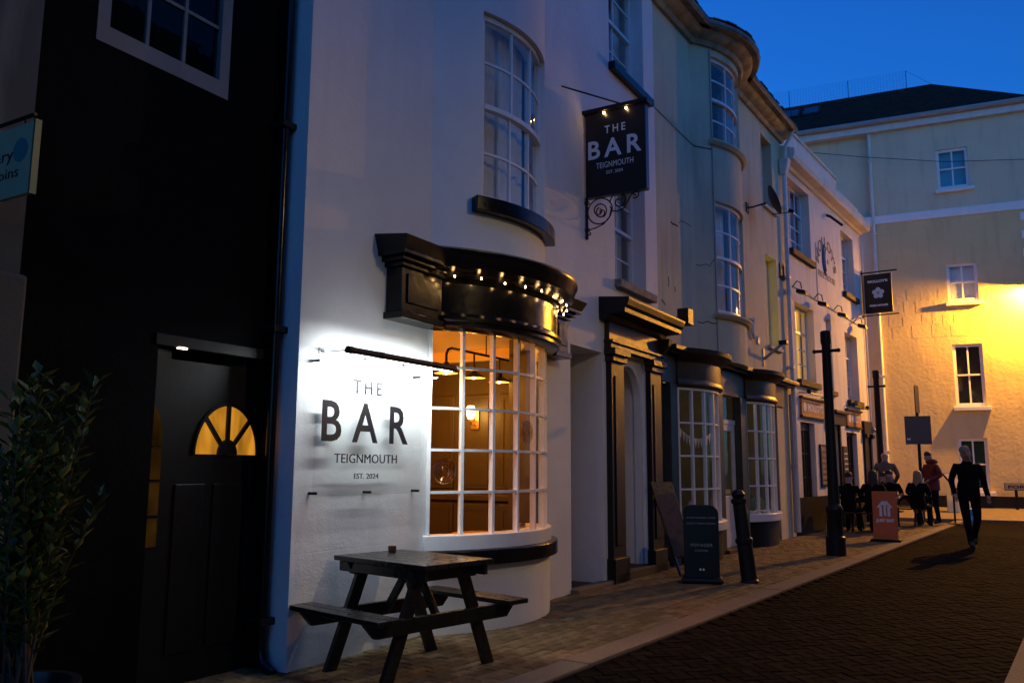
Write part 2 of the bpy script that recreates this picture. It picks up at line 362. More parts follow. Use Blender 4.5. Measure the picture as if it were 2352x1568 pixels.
for i in range(-180, 190):
    for j in range(-190, 180):
        # herringbone on a W grid: horizontal block at (i, j) when (i - j) % 4 == 0, vertical when == 3
        k = (i - j) % 4
        if k == 0: cx_, cy_, r_ = (i + 1) * W_, (j + .5) * W_, 0
        elif k == 3: cx_, cy_, r_ = (i + .5) * W_, (j + 1) * W_, math.pi/2
        else: continue
        x, y = cx_ * ca - cy_ * sa, cx_ * sa + cy_ * ca
        if -4 < x < 17 and -3.9 < y < -.08:
            w = KB.w(x, -y)
            if w.y > 3.8 and w.x < w.y * .66 + .3: rb.append((x, y, r_ + math.pi/4, (0 if w.y > 5.5 else 50) + w.length))
lay('road_block', 'far_road_blocks', rb, M['road'], road, -.018)
# far pavement, rising gently to the corner house, with its own kerb
fp = fthing('far_pavement', None, None, FA); tag(fp, kind='structure')
fb = B(); fb.hexa([(-6,.05,-.07),(14,.05,-.07),(14,-3.2,-.07),(-6,-3.2,-.07),(-6,.05,.24),(14,.05,.24),(14,-3.2,.03),(-6,-3.2,.03)])
part('paving', fb, M['kerb'], fp)
# far kerb of this street, right-hand corner of the view: kerb stones and a worn yellow line
ok_ = tag(part('far_kerb', B().box(-4, 10, -2.55, -6.5, -.07, .0), M['kerb']), kind='structure'); ok_.location = KB.w(0,0); ok_.rotation_euler.z = KB.rot
# ================================================================== windows
def curtain_b(mp, a0, a1, o, z0, z1, amp=.018, n=36, gap=None):
    b = B(); vs = []; fs = []
    for i in range(n + 1):
        a = a0 + (a1 - a0) * i / n; dd = o + amp * math.sin(i * 1.9) + amp * .6 * math.sin(i * .83 + 1)
        x, y = mp(a, dd); vs += [(x, y, z0), (x, y, z1)]
    for i in range(n):
        if gap and gap[0] < (i + .5) / n < gap[1]: continue
        fs.append((2*i, 2*i+2, 2*i+3, 2*i+1))
    return b.add(vs, fs)
def sash(par, mp, a0, a1, z0, z1, cols=3, rt=2, rbm=2, setb=.12, back='curtain', backoff=.14, fw=.05, bw=.022, fm='white', gm='pane', meet=None, backm=None, gap=None):
    st = .05; f = B(); o1, o0 = -setb, -setb - .07
    f.pbox(mp, a0, a0 + fw, o0, o1, z0, z1).pbox(mp, a1 - fw, a1, o0, o1, z0, z1)
    f.pbox(mp, a0 + fw, a1 - fw, o0, o1, z1 - fw, z1).pbox(mp, a0 + fw, a1 - fw, o0, o1, z0, z0 + fw * 1.4)
    w = part('window', f, M[fm], par)
    zi0, zi1, ai0, ai1 = z0 + fw * 1.4, z1 - fw, a0 + fw, a1 - fw
    zm = meet if meet else (zi0 + zi1) / 2
    secs = []
    if rt: 
        part('meeting_rail', B().pbox(mp, ai0, ai1, o0 + .012, o1 + .008, zm - .025, zm + .025), M[fm], w)
        secs = [(zm + .025, zi1, rt, -.012), (zi0, zm - .025, rbm, -.03)]
    else: secs = [(zi0, zi1, rbm, -.02)]
    for q0, q1, nr, do in secs:
        og = o1 + do - .012
        for c in range(1, cols):
            a = ai0 + (ai1 - ai0) * c / cols
            part('glazing_bar', B().pbox(mp, a - bw/2, a + bw/2, og - .014, og + .016, q0, q1), M[fm], w)
        for r_ in range(1, nr):
            z = q0 + (q1 - q0) * r_ / nr
            part('glazing_bar', B().pbox(mp, ai0, ai1, og - .012, og + .012, z - bw/2, z + bw/2), M[fm], w)
        for c in range(cols):
            for r_ in range(nr):
                pa0, pa1 = ai0 + (ai1 - ai0) * c / cols, ai0 + (ai1 - ai0) * (c + 1) / cols; pz0, pz1 = q0 + (q1 - q0) * r_ / nr, q0 + (q1 - q0) * (r_ + 1) / nr
                n = 4 if mp.curved else 1; vs = []; fs = []; tl = random.uniform(-.004, .004)
                for i in range(n + 1):
                    a = pa0 + (pa1 - pa0) * i / n; x, y = mp(a, og + tl * (i / n - .5)); x2, y2 = mp(a, og + tl * (i / n - .5) + random.uniform(-.001, .001)); vs += [(x, y, pz0), (x2, y2, pz1)]
                for i in range(n): fs.append((2*i, 2*i+2, 2*i+3, 2*i+1))
                part('pane', B().add(vs, fs), M[gm], w, smooth=True)
    e = .06
    if back == 'curtain':
        part('curtain', curtain_b(mp, a0 - e, a1 + e, o0 - backoff, z0 - e, z1 + e, gap=gap), backm or M['curtain'], w, smooth=True)
        if gap: part('dark_room', B().pbox(mp, a0 - e, a1 + e, o0 - backoff - .5, o0 - backoff - .45, z0 - e, z1 + e), M['dark'], w)
    elif back: part('blind' if back == 'blind' else 'dark_room', B().pbox(mp, a0 - e, a1 + e, o0 - backoff - .04, o0 - backoff, z0 - e, z1 + e), backm or M['dark'], w)
    return w
# ================================================================== white house with the bow window
bow = Arc(1.6, 3.7, .42)
white = fthing('white_house', 'white stuccoed bar building with a tall curved bow and a lit bow window', 'building', WH)
wb = B()
wb.wall(flat, 0.0, 1.6, -.06, 10.2)
wb.wall(bow, 0.0, bow.L, 2.7, 10.2, [(.51, 1.81, 3.92, 5.85)], .22)
wb.wall(flat, 3.7, 7.42, -.06, 10.2, [(4.45, 5.36, -.1, 2.88), (5.86, 6.86, -.1, 2.95), (5.82, 6.95, 3.93, 5.6), (5.70, 6.98, 6.98, 8.75)])
wb.box(0.0, .3, .3, 7.0, -.06, 10.2).box(7.12, 7.42, .3, 7.0, 3.2, 10.2).box(.3, 7.12, 6.7, 7.0, -.06, 10.2)
part('wall', wb, M['stucco'], white)
part('bow_base', B().pbox(bow, -.02, bow.L + .02, -.2, .05, -.06, .57), M['stucco'], white, smooth=True)
part('roof', B().box(-.05, 7.44, -.15, 7.05, 10.2, 10.4), M['slate'], white)
w = sash(white, bow, .51, 1.81, 3.93, 5.84, 3, 2, 2, .05, 'curtain', .14, .05, .024)
part('sill', B().pbox(bow, .40, 1.92, -.05, .11, 3.79, 3.93), M['black'], white, 'black curved sill under the first-floor bow window', smooth=True, bevel=.006)
for (a0, a1, z0, z1, sm) in ((5.82, 6.95, 3.93, 5.6, 'stone'), (5.70, 6.98, 6.98, 8.75, 'black')):
    sash(white, flat, a0, a1, z0, z1, 2, 2, 2, .2, 'curtain', .12, .05, .024, backm=M['curtain'], gap=(.35, .75))
    part('sill', B().box(a0 - .03, a1 + .18, .21, -.10, z0 - .11, z0), M[sm], white, bevel=.006)
# ground-floor bow window: seven columns by five rows
bwin = part('bow_window', B().pbox(bow, 0, .035, -.06, .03, .83, 2.7).pbox(bow, bow.L - .035, bow.L, -.06, .03, .83, 2.7).pbox(bow, .035, bow.L - .035, -.06, .03, 2.66, 2.7), M['white'], white, 'white bow window of small panes, lit warm from inside')
part('sill_board', B().pbox(bow, -.02, bow.L + .02, -.16, .065, .70, .83), M['white'], bwin, smooth=True, bevel=.006)
part('stone_sill', B().pbox(bow, -.0, bow.L + .06, -.1, .13, .57, .70), M['black'], bwin, 'black sill below the bow window', smooth=True, bevel=.008)
zz = [.83 + 1.85 * i / 5 for i in range(6)]; aa = [bow.L * i / 7 for i in range(8)]
for i in range(1, 7): part('glazing_bar', B().pbox(bow, aa[i] - .014, aa[i] + .014, -.035, .02, .83, 2.66), M['white'], bwin)
for j in range(1, 5): part('glazing_bar', B().pbox(bow, .035, bow.L - .035, -.03, .014, zz[j] - .012, zz[j] + .012), M['white'], bwin, smooth=True)
for i in range(7):
    for j in range(5):
        vs = []; fs = []; t1, t2 = random.uniform(-.006,.006), random.uniform(-.004,.004)
        for k in range(4):
            a = aa[i] + (aa[i+1] - aa[i]) * k / 3; x, y = bow(a, -.01 + t1 * (k/3 - .5)); x2, y2 = bow(a, -.01 + t1 * (k/3 - .5) + t2); vs += [(x, y, zz[j]), (x2, y2, zz[j+1])]
        for k in range(3): fs.append((2*k, 2*k+2, 2*k+3, 2*k+1))
        part('pane', B().add(vs, fs), M['bpane'], bwin, smooth=True)
for i, j in ((0, 1), (3, 2)):     # two crown-glass bullseyes
    x, y = bow((aa[i] + aa[i+1]) / 2, 0.0); x2, y2 = bow((aa[i] + aa[i+1]) / 2, 1.0); zc = (zz[j] + zz[j+1]) / 2
    prof = [(.11,-.004),(.105,.004),(.095,.0),(.085,.005),(.07,.0),(.06,.006),(.045,.0),(.035,.008),(.02,.004),(.016,.016),(0,.018)]
    bu = part('bullseye', B().lathe(prof, 24, (x, y, zc), (x2 - x, y2 - y, 0)), glass('bullseye_glass', (.93,.91,.87), 0, 1.7), bwin, smooth=True)
    ax_ = Vector((x2 - x, y2 - y, 0)); e1 = Vector((-ax_.y, ax_.x, 0)); c0 = Vector((x, y, zc)) + ax_ * .012
    for rr in (.10, .078, .055, .03): part('ripple', B().tube([c0 + e1 * rr * math.cos(R(q)) + Vector((0,0,rr * 1.1 * math.sin(R(q)))) for q in range(0, 361, 15)], .0045, 6), glass('ripple_glass', (.7,.66,.6), 0, 2.6), bu, smooth=True)
# fascia over the bow window
fas = part('shop_fascia', B().pbox(bow, -.0, bow.L, -.02, .13, 2.78, 3.08), M['black'], white, 'glossy black curved fascia above the bow window', smooth=True)
part('lower_moulding', B().sweep(bow, 0, bow.L, [(-.02,2.64),(.10,2.64),(.15,2.67),(.15,2.70),(.18,2.72),(.18,2.75),(.13,2.79),(-.02,2.79)]), M['black'], fas, smooth=True)
part('cornice', B().sweep(bow, 0, bow.L, [(-.02,3.06),(.13,3.06),(.15,3.09),(.19,3.10),(.22,3.14),(.30,3.17),(.31,3.19),(.33,3.27),(.35,3.30),(.35,3.32),(-.02,3.36)]), M['black'], fas, smooth=True)
part('lead_top', B().sweep(bow, 0.0, bow.L, [(-.02,3.362),(.352,3.322),(.352,3.334),(-.02,3.375)]), M['lead'], fas, smooth=True)
def endblock(a0, a1):
    b = B().box(a0, a1, 0, -.17, 2.70, 3.08)
    part('end_block', b, M['black'], fas, bevel=.008)
    part('end_panel', B().box(a0 + .07, a1 - .06, -.17, -.185, 2.78, 3.03), M['black'], fas, bevel=.004)
    e0, e1 = a0, a1
    for (o, z0, z1) in ((.2, 2.64, 2.70), (.2, 3.08, 3.12), (.24, 3.12, 3.16), (.29, 3.16, 3.20)):
        part('end_moulding', B().box(a0 - o + .17, a1 + o - .17, 0, -o, z0, z1 - .001), M['black'], fas, bevel=.006)
    c = .12; part('end_crown', B().hexa([(a0-c,0,3.20),(a1+c,0,3.20),(a1+c,-.29,3.20),(a0-c,-.29,3.20),(a0-c-.05,0,3.34),(a1+c+.05,0,3.34),(a1+c+.05,-.34,3.30),(a0-c-.05,-.34,3.30)]), M['blackm'], fas, bevel=.004)
endblock(.98, 1.56); endblock(3.74, 4.06)
# open porch beside the bow (first recess): white reveals, dark door at the back
pr = B().box(5.36, 5.44, .3, 1.3, -.06, 2.96).box(4.37, 4.45, .3, 1.3, -.06, 2.96).box(4.45, 5.36, .3, 1.3, 2.88, 2.96)
part('porch_lining', pr, M['stucco'], white)
pd = part('porch_door', B().box(4.45, 5.36, 1.15, 1.2, 0, 2.88), M['blackm'], white)
for zq in (.2, 1.3): part('door_panel', B().box(4.6, 5.2, 1.15, 1.13, zq, zq + .9), M['blackm'], pd, bevel=.01)
part('door_mat', B().box(4.5, 5.33, .02, .9, -.01, .02), M['blackm'], white)
part('threshold', B().box(4.43, 5.5, .05, -.10, -.03, .045), M['kerb'], white, bevel=.01)
# second recess with the arched white head, framed by the black doorcase
ar = [(5.86, -.05)]; cx0, hw, zs = 6.36, .42, 2.37
hole = [(cx0 + hw * math.cos(math.pi * k / 16), zs + hw * 1.05 * math.sin(math.pi * k / 16)) for k in range(17)]
ab = B()
prev = None
for k in range(16):                                   # spandrels either side of the arch
    (x0, z0), (x1, z1) = hole[k], hole[k+1]
    ab.hexa([(x1,.06,z1),(x0,.06,z0),(x0,.16,z0),(x1,.16,z1),(x1,.06,2.95),(x0,.06,2.95),(x0,.16,2.95),(x1,.16,2.95)])
ab.box(5.86, cx0 - hw, .06, .16, -.05, 2.95).box(cx0 + hw, 6.86, .06, .16, -.05, 2.95)
part('arched_head', ab, M['stucco'], white)
lob = B().box(6.80, 6.88, .16, 1.2, -.06, 2.95).box(5.80, 5.92, .3, 1.2, -.06, 2.95).box(5.92, 6.80, .3, 1.2, 2.87, 2.95).box(5.92, 6.80, 1.12, 1.2, -.05, 2.87)
part('lobby_lining', lob, M['stucco'], white)
part('lobby_step', B().box(5.5, 7.35, .9, -.12, -.03, .11), M['dstone'], white, bevel=.01)
dc = part('door_surround', B().box(5.44, 7.34, .0, -.07, 2.95, 3.30), M['brown'], white, 'dark brown classical doorcase around the arched doorway')
for a0, a1 in ((5.47, 5.88), (6.84, 7.26)):
    part('pilaster', B().box(a0, a1, .0, -.08, -.03, 2.78), M['blackm'], dc, bevel=.006)
    part('pilaster_panel', B().box(a0 + .09, a1 - .09, -.08, -.095, .45, 2.6), M['blackm'], dc, bevel=.006)
    part('plinth', B().box(a0 - .03, a1 + .03, 0, -.12, -.03, .3), M['blackm'], dc, bevel=.008)
    part('capital', B().box(a0 - .03, a1 + .03, 0, -.12, 2.78, 2.86).box(a0 - .06, a1 + .06, 0, -.16, 2.861, 2.95), M['brown'], dc, bevel=.01)
part('architrave', B().box(5.42, 7.36, 0, -.10, 2.95, 3.02).box(5.41, 7.37, 0, -.13, 3.021, 3.06), M['brown'], dc, bevel=.006)
part('cornice', B().prism([(0,3.30),(.10,3.30),(.14,3.36),(.36,3.37),(.36,3.43),(.40,3.46),(.42,3.53),(.42,3.56),(0,3.60)], 5.27, 7.40, ex=(0,-1,0), ez=(1,0,0)), M['blackm'], dc, bevel=.004)
part('bracket', B().prism([(0,3.05),(.08,3.05),(.2,3.2),(.22,3.30),(0,3.30)], 7.27, 7.40, ex=(0,-1,0), ez=(1,0,0)), M['brown'], dc)
# bar room seen through the bow window
rm = B().box(.35, 4.36, .32, 4.4, -.06, .02)
part('room_floor', rm, M['floor'], white)
part('reveal_dimming_panel', B().box(3.60, 3.69, .0, .34, .83, 2.84).box(1.61, 1.68, .03, .34, .83, 2.84), M['roomwall'], white)  # added dark panels, dim the pale reveals behind the end panes
part('room_wall', B().box(.32, .36, .3, 4.4, 0, 2.85).box(4.30, 4.36, .303, 4.4, 0, 2.85).box(.35, 4.36, 4.4, 4.45, 0, 2.85).box(.36, 1.62, .3, .34, 0, 2.85).box(3.7, 4.3, .303, .34, 0, 2.85), M['roomwall'], white)
part('room_ceiling', B().box(.3, 4.37, .3, 4.45, 2.85, 2.9).pbox(bow, .2, bow.L - .2, -.75, -.15, 2.85, 2.9), M['ceil'], white)
part('ceiling_cove', B().box(4.16, 4.3, .36, 4.39, 2.72, 2.849).box(.37, 4.15, 4.25, 4.39, 2.72, 2.849).box(1.9, 3.6, 1.5, 1.75, 2.76, 2.849), M['ceil'], white, bevel=.01)
for k in range(6):
    y0 = .42 + k * .56
    for z0, z1 in ((1.16, 2.3), (.2, .98)):
        pnl = part('wall_panel', B().box(4.278, 4.3, y0, y0 + .46, z0, z1), M['roomwall'], white, bevel=.008)
        part('panel_moulding', B().box(4.27, 4.28, y0 + .05, y0 + .07, z0 + .05, z1 - .05).box(4.27, 4.28, y0 + .39, y0 + .41, z0 + .05, z1 - .05).box(4.27, 4.28, y0 + .071, y0 + .389, z1 - .07, z1 - .05).box(4.27, 4.28, y0 + .071, y0 + .389, z0 + .05, z0 + .07), M['roomwall'], pnl)
part('dado_rail', B().box(4.25, 4.3, .34, 4.4, 1.02, 1.09), M['roomwall'], white, bevel=.008)
# pipe pendant with three shades
pl = fthing('pendant_light', 'black pipe pendant with three metal shades behind the bow window', 'lamp', WH, 3.0, -.45, 2.36)
part('pipe', B().tube([(-.47,0,.06),(-.47,0,.2),(-.44,0,.25),(-.38,0,.27),(1.2,0,.27)], .014, 8), M['iron'], pl, smooth=True)
for x in (-.14, .29, .9): part('rod', B().tube([(x,0,.27),(x,0,.49)], .008, 6), M['iron'], pl)
for x in (-.47, .05, .57):
    if x > -.4: part('drop', B().tube([(x,0,.27),(x,0,.1)], .012, 6), M['iron'], pl)
    sh = part('lamp_shade', B().lathe([(.125,0),(.122,.012),(.06,.055),(.035,.065),(.03,.11),(.018,.12)], 24, (x,0,0), cap=False), M['shade'], pl, smooth=True)
    part('shade_lining', B().lathe([(.121,.002),(.1,.02),(.055,.05),(.001,.055)], 24, (x,0,0), cap=False), M['shadein'], sh, smooth=True)
    part('bulb', B().lathe([(.0,-.012),(.018,-.008),(.024,.008),(.018,.03),(.01,.045)], 12, (x,0,0)), M['warmbulb'], sh, smooth=True)
    lamp('pendant_lamp', 'POINT', pl, (x,0,-.02), 2.6, (1,.45,.08), shadow_soft_size=.03)
sc = fthing('wall_sconce', 'brass wall sconce glowing on the panelled wall inside the bar', 'lamp', WH, 4.27, -1.22, 2.0)
part('back_plate', B().box(-.01,.02,-.06,.06,-.12,.12), M['brass'], sc, bevel=.004)
part('arm', B().tube([(0,0,-.05),(-.08,0,-.07),(-.1,0,-.02)], .008, 6), M['brass'], sc)
part('glass_shade', B().lathe([(.03,0),(.05,.05),(.055,.12),(.04,.16)], 14, (-.1,0,0)), M['warmbulb'], sc, smooth=True)
lamp('sconce_lamp', 'POINT', sc, (-.2,0,.06), 6.0, (1,.45,.07), shadow_soft_size=.05)
lamp('added_ceiling_fill', 'POINT', white, (2.0,1.8,2.40), 75, (1,.34,.02), shadow_soft_size=.12)  # added lamp, out of view, that turns the ceiling orange
part('added_fill_body', B().lathe([(.0,0),(.08,.02),(.1,.08),(.05,.14),(.01,.15)], 14, (2.0,1.8,2.5)), M['brass'], white, smooth=True)  # made-up brass body for the added ceiling lamp
def rtable(s, out, r, label):
    t = fthing('round_table', label, 'table', WH, s, out, 0.02)
    part('table_top', B().lathe([(r,.70),(r,.735),(r-.01,.74)], 32), M['table'], t, smooth=True); part('stem', B().tube([(0,0,.03),(0,0,.7)], .03, 10), M['iron'], t); part('base', B().lathe([(.22,0),(.2,.02),(.04,.05)], 20), M['iron'], t, smooth=True)
rtable(2.95, -.28, .30, 'round orange-brown table just inside the bow window'); rtable(3.4, -1.9, .35, 'round table further back in the dim bar room')
# ------------------------------------------------------------------ fairy lights along the fascia
fl = fthing('fairy_lights', 'string of small warm bulbs under the cornice of the black fascia', 'lights', WH, 0, 0, 0)
pts = []
for k in range(10):
    a = .16 + k * .225; x, y = bow(a, .235); z = 3.095 + .006 * math.sin(k * 2.1); x1, y1 = bow(a, .235)
    part('bulb', B().lathe([(0,-.009),(.006,-.006),(.008,0),(.006,.008),(.003,.014)], 10, (x, y, z)), M['bulb'], fl, smooth=True); pts.append((x, y, z + .018))
    if k < 9: xm, ym = bow(a + .11, .23); pts.append((xm, ym, z + .03))
    lamp('bulb_light', 'POINT', fl, (x, y, z - .014), .10, (1,.55,.2), shadow_soft_size=.012)
part('cable', B().tube(pts, .003, 5), M['iron'], fl)
# ================================================================== acrylic wall sign and its light
c5 = lambda x, y: ((700 + x / 3.135) / 1.08844, (830 + y / 3.135) / 1.08844)
ws = fthing('wall_sign', 'clear acrylic bar sign with black letters on the white wall', 'sign', WH, .77, .06, 1.7)
part('acrylic_panel', B().box(-.64, .66, -.003, .003, -.5, .54), M['acry'], ws)
for x, z in ((-.62,.50),(.62,.49),(-.61,-.475),(.0,-.478),(.63,-.48)):
    part('standoff', B().tube([(x,.06,z),(x,-.015,z)], .011, 10), M['iron'], ws, smooth=True)
def wtext(body, x0, y0, x1, y1, bold, sp=1.0):
    s0, z1_ = WH.hit(*c5(x0, (y0 + y1) / 2), .065); s1, _ = WH.hit(*c5(x1, (y0 + y1) / 2), .065)
    xm = (x0 + x1) / 2; zt = WH.hit(*c5(xm, y0), .065)[1]; zb = WH.hit(*c5(xm, y1), .065)[1]
    part('lettering', fit_text(body, s0 - .77, s1 - .77, zb - 1.7, zt - 1.7, lambda x, y, d: (x, -.006 - d, y), bold, sp), M['ink'], ws)
wtext('THE', 575, 382, 800, 490, .0012, 1.5)
wtext('BAR', 327, 558, 1003, 866, .0045, 1.62)
wtext('TEIGNMOUTH', 425, 955, 915, 1026, .0, 1.04)
wtext('EST.', 580, 1106, 657, 1147, .0, 1.0); wtext('2024', 676, 1106, 770, 1147, .0, 1.0)
sl = fthing('sign_light', 'black tubular picture light on three arms above the acrylic sign', 'lamp', WH, .23, 0, 2.28)
for x in (0, .5, 1.0):
    part('wall_rose', B().tube([(x,0,0),(x,-.02,0)], .028, 16), M['chrome'], sl, smooth=True)
    part('arm', B().tube([(x,0,0),(x,-.29,-.01)], .008, 8), M['chrome'], sl, smooth=True)
tb = part('lamp_tube', B().tube([(-.04,-.30,-.01),(1.36,-.30,-.01)], .026, 14), M['blackm'], sl, smooth=True)
for x in (-.04, .33, 1.05): part('collar', B().tube([(x,-.30,-.01),(x+.05,-.30,-.01)], .029, 14), M['iron'], tb, smooth=True)
part('led_strip', B().box(-.02, 1.34, -.285, -.273, -.0395, -.034), M['led'], sl)
lamp('led_light', 'AREA', sl, (.66,-.268,-.048), 11, (.88,.96,1.0), shape='RECTANGLE', size=1.36, size_y=.02, rot=(R(48), 0, 0))
# ================================================================== hanging sign
hs = fthing('hanging_sign', 'black hanging bar sign on a scrolled iron bracket with two small lights', 'sign', WH, 4.9, 0, 4.78)
# local: x along the facade, -y out to the street; the face looks towards -x
part('board', B().box(-.05, .05, -.03, -.84, 0, 1.10), M['signblk'], hs, bevel=.004)
part('board_edge', B().box(-.045, .045, -.84, -.846, .01, 1.09), M['blueedge'], hs)
part('hood', B().box(-.09, .08, -.0, -.88, 1.10, 1.15), M['blackm'], hs, bevel=.006)
for yy, zz_ in ((-.30, 1.07), (-.60, 1.07)):
    part('bulb', B().lathe([(0,-.014),(.012,-.008),(.014,0),(.008,.014)], 12, (-.068, yy, zz_)), M['bulb'], hs, smooth=True)
    lamp('bulb_light', 'POINT', hs, (-.085, yy, zz_ - .01), .12, (1,.6,.25), shadow_soft_size=.012)
def htext(body, y0, y1, z0, z1, bold, sp=1.0):
    part('lettering', fit_text(body, y0, y1, z0, z1, lambda x, y, d: (-.053 - d, -x, y), bold, sp, .001), M['wink'], hs)
htext('THE', .30, .58, .80, .90, .0015, 1.5); htext('BAR', .07, .79, .49, .73, .005, 1.4); htext('TEIGNMOUTH', .18, .68, .355, .43, .0, 1.05); htext('EST. 2024', .32, .54, .27, .31, .0)
part('post', B().tube([(0,-.02,-.52),(0,-.02,.02)], .02, 8).tube([(0,0,-.40),(0,-.05,-.40)], .028, 8).tube([(0,0,-.05),(0,-.05,-.05)], .028, 8), M['iron'], hs, smooth=True)
def spiral(cy, cz, r0, r1, a0, a1, n=26):
    return [(0, -(cy + (r0 + (r1 - r0) * k / n) * math.cos(a0 + (a1 - a0) * k / n)), cz + (r0 + (r1 - r0) * k / n) * math.sin(a0 + (a1 - a0) * k / n)) for k in range(n + 1)]
for pts in (spiral(.20,-.18,.17,.16,0,2*math.pi), spiral(.19,-.17,.11,.02,-1,7.5), spiral(.22,-.20,.08,.015,2,9.5), spiral(.46,-.09,.125,.02,math.pi,-5.4), spiral(.68,-.03,.055,.012,-2.2,5.2),
            [(0,-.34,-.14),(0,-.37,-.2),(0,-.44,-.215),(0,-.52,-.19),(0,-.57,-.12),(0,-.61,-.05),(0,-.64,-.015),(0,-.70,-.0)],
            [(0,-.36,-.15),(0,-.33,-.27),(0,-.25,-.35),(0,-.15,-.385),(0,-.05,-.40),(0,-.02,-.43)], spiral(.055,-.445,.035,.008,1.8,7.5)):
    part('scroll', B().tube(pts, .0085, 6), M['iron'], hs, smooth=True)
part('stay_rod', B().tube([(-.65,0,1.26),(-.02,-.53,1.155)], .011, 8), M['iron'], hs, smooth=True)
# ================================================================== black house, left
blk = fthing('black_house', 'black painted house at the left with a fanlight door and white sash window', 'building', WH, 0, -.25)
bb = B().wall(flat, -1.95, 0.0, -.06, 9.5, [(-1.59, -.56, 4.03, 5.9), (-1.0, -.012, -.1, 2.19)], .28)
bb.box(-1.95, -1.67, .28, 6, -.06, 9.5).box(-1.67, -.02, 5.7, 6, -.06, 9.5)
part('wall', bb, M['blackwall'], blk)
part('roof', B().box(-2.0, 0, -.1, 6, 9.5, 9.7), M['slate'], blk)
sash(blk, flat, -1.59, -.56, 4.03, 5.9, 3, 2, 2, .0, 'dark', .2, .085, .025, 'greyw', 'dullpane')
dr = part('door', B().box(-.80, -.013, .125, .17, -.03, 2.13), M['blackm'], blk, 'black door with a half-round fanlight glowing amber')
fanm = glow('lit_fanlight_glass', (1,.40,.03), .2, .5, 9, (1,1,.3))
fc, fz, fr_ = -.30, 1.50, .283
poly = [(fr_ * math.cos(math.pi * k / 24), fr_ * 1.25 * math.sin(math.pi * k / 24)) for k in range(25)]
part('fanlight', B().prism([(fc + p[0], fz + p[1]) for p in poly], -.124, -.12, ez=(0,-1,0)), fanm, dr)
for k in (45, 90, 135): part('fan_spoke', B().beam((fc, .112, fz), (fc + fr_ * math.cos(R(k)), .112, fz + fr_ * 1.25 * math.sin(R(k))), .03, .02, (0,1,0)), M['blackm'], dr)
part('fan_hub', B().prism([(fc + p[0] * .3, fz + p[1] * .3) for p in poly], -.12, -.10, ez=(0,-1,0)), M['blackm'], dr)
part('fan_rim', B().tube([(fc + p[0], .115, fz + p[1]) for p in poly], .012, 6), M['blackm'], dr)
for x0, x1 in ((-.72, -.47), (-.40, -.13)): part('door_panel', B().box(x0, x1, .125, .11, .2, 1.3), M['blackm'], dr, bevel=.01)
part('lintel', B().box(-1.03, -.03, 0, -.015, 2.19, 2.27), M['blackm'], blk, bevel=.006)
sw = part('side_light', B().box(-1.0, -.80, .125, .17, -.03, 2.19), M['blackm'], blk, 'narrow pointed side window of the black house')
sg = glow('dim_side_glass', (1,.42,.06), .009, .5, 6)
part('pointed_pane', B().prism([(-.985,1.55),(-.835,1.55),(-.84,1.66),(-.87,1.76),(-.91,1.81),(-.95,1.76),(-.98,1.66)], -.124, -.118, ez=(0,-1,0)), sg, sw)
for z0, z1 in ((1.33,1.53),(1.10,1.31),(.90,1.08)): part('pane', B().box(-.985, -.835, .124, .118, z0, z1), sg, sw)
part('door_light', B().box(-.86, -.79, -.0, -.02, 2.185, 2.195), glow('small_led', (1,.75,.6), 6), blk)
dp = part('drainpipe', B().tube([(-.07,-.08,.12),(-.07,-.08,9.4)], .035, 12), M['black'], blk, smooth=True)
for z in (.34, 2.42, 4.0, 6.2): part('pipe_bracket', B().box(-.13, .05, .0, -.13, z - .025, z + .025), M['iron'], dp, bevel=.006)
part('pipe_shoe', B().tube([(-.07,-.08,.14),(-.07,-.1,.06),(-.07,-.2,.0)], .037, 12), M['black'], dp, smooth=True)
# ------------------------------------------------------------------ grey house at the far left edge, its sign, its shrub
lh = fthing('grey_house', 'grey rendered house at the left edge with a black downpipe', 'building', WH, -1.95, -.2)
lb = B().box(-6, 0, 0, 5, -.06, 9.2); part('wall', lb, M['left'], lh); part('roof', B().box(-6.1, .02, -.1, 5, 9.2, 9.35), M['slate'], lh)
part('string_course', B().box(-6, .01, 0, -.05, 3.05, 3.2), M['left'], lh); part('pilaster', B().box(-.75, .012, .0, -.07, -.05, 2.45), M['left'], lh, bevel=.02)
part('downpipe', B().tube([(-.3,-.12,0),(-.3,-.12,2.5)], .035, 10), M['iron'], lh, smooth=True)
ls = fthing('shop_sign', 'pale projecting shop sign with a teal dot at the left edge', 'sign', WH, -2.33, -.2, 2.70)
part('board', B().box(-.012, .012, 0, -.72, 0, .36), mat('pale_sign_face', (.42,.40,.24), .6, .1, 6), ls)
part('edge', B().box(-.016, .016, -.72, -.735, -.005, .365), mat('green_sign_edge', (.02,.09,.06), .4), ls)
part('dot', B().tube([(.0,-.62,.23),(.0145,-.62,.23)], .06, 24).tube([(.0,-.62,.23),(-.0145,-.62,.23)], .06, 24), mat('teal_dot', (.02,.2,.2), .5), ls)
for body, y0, y1, z0, z1 in (('Mary', .32, .56, .17, .25), ('Poppins', .28, .62, .08, .15)):
    part('lettering', fit_text(body, y0, y1, z0, z1, lambda x, y, d: (-.0135 - d, -x, y), 0, 1, .0008), M['ink'], ls)
part('bracket', B().tube([(0,.02,.40),(0,-.7,.40)], .01, 6).tube([(0,-.1,.36),(0,-.1,.40)], .006, 6).tube([(0,-.62,.36),(0,-.62,.40)], .006, 6), M['iron'], ls)
sb = thing('potted_shrub', 'leafy bay shrub in a dark pot beside the black house', 'shrub', WH.w(-2.12, .42, 0), 0)
part('pot', B().lathe([(.17,0),(.2,.02),(.24,.36),(.26,.38),(.26,.42),(.22,.42),(.21,.36)], 24), M['pot'], sb, smooth=True)
stems = B(); lv = [B(), B()]; rng = random.Random(3)
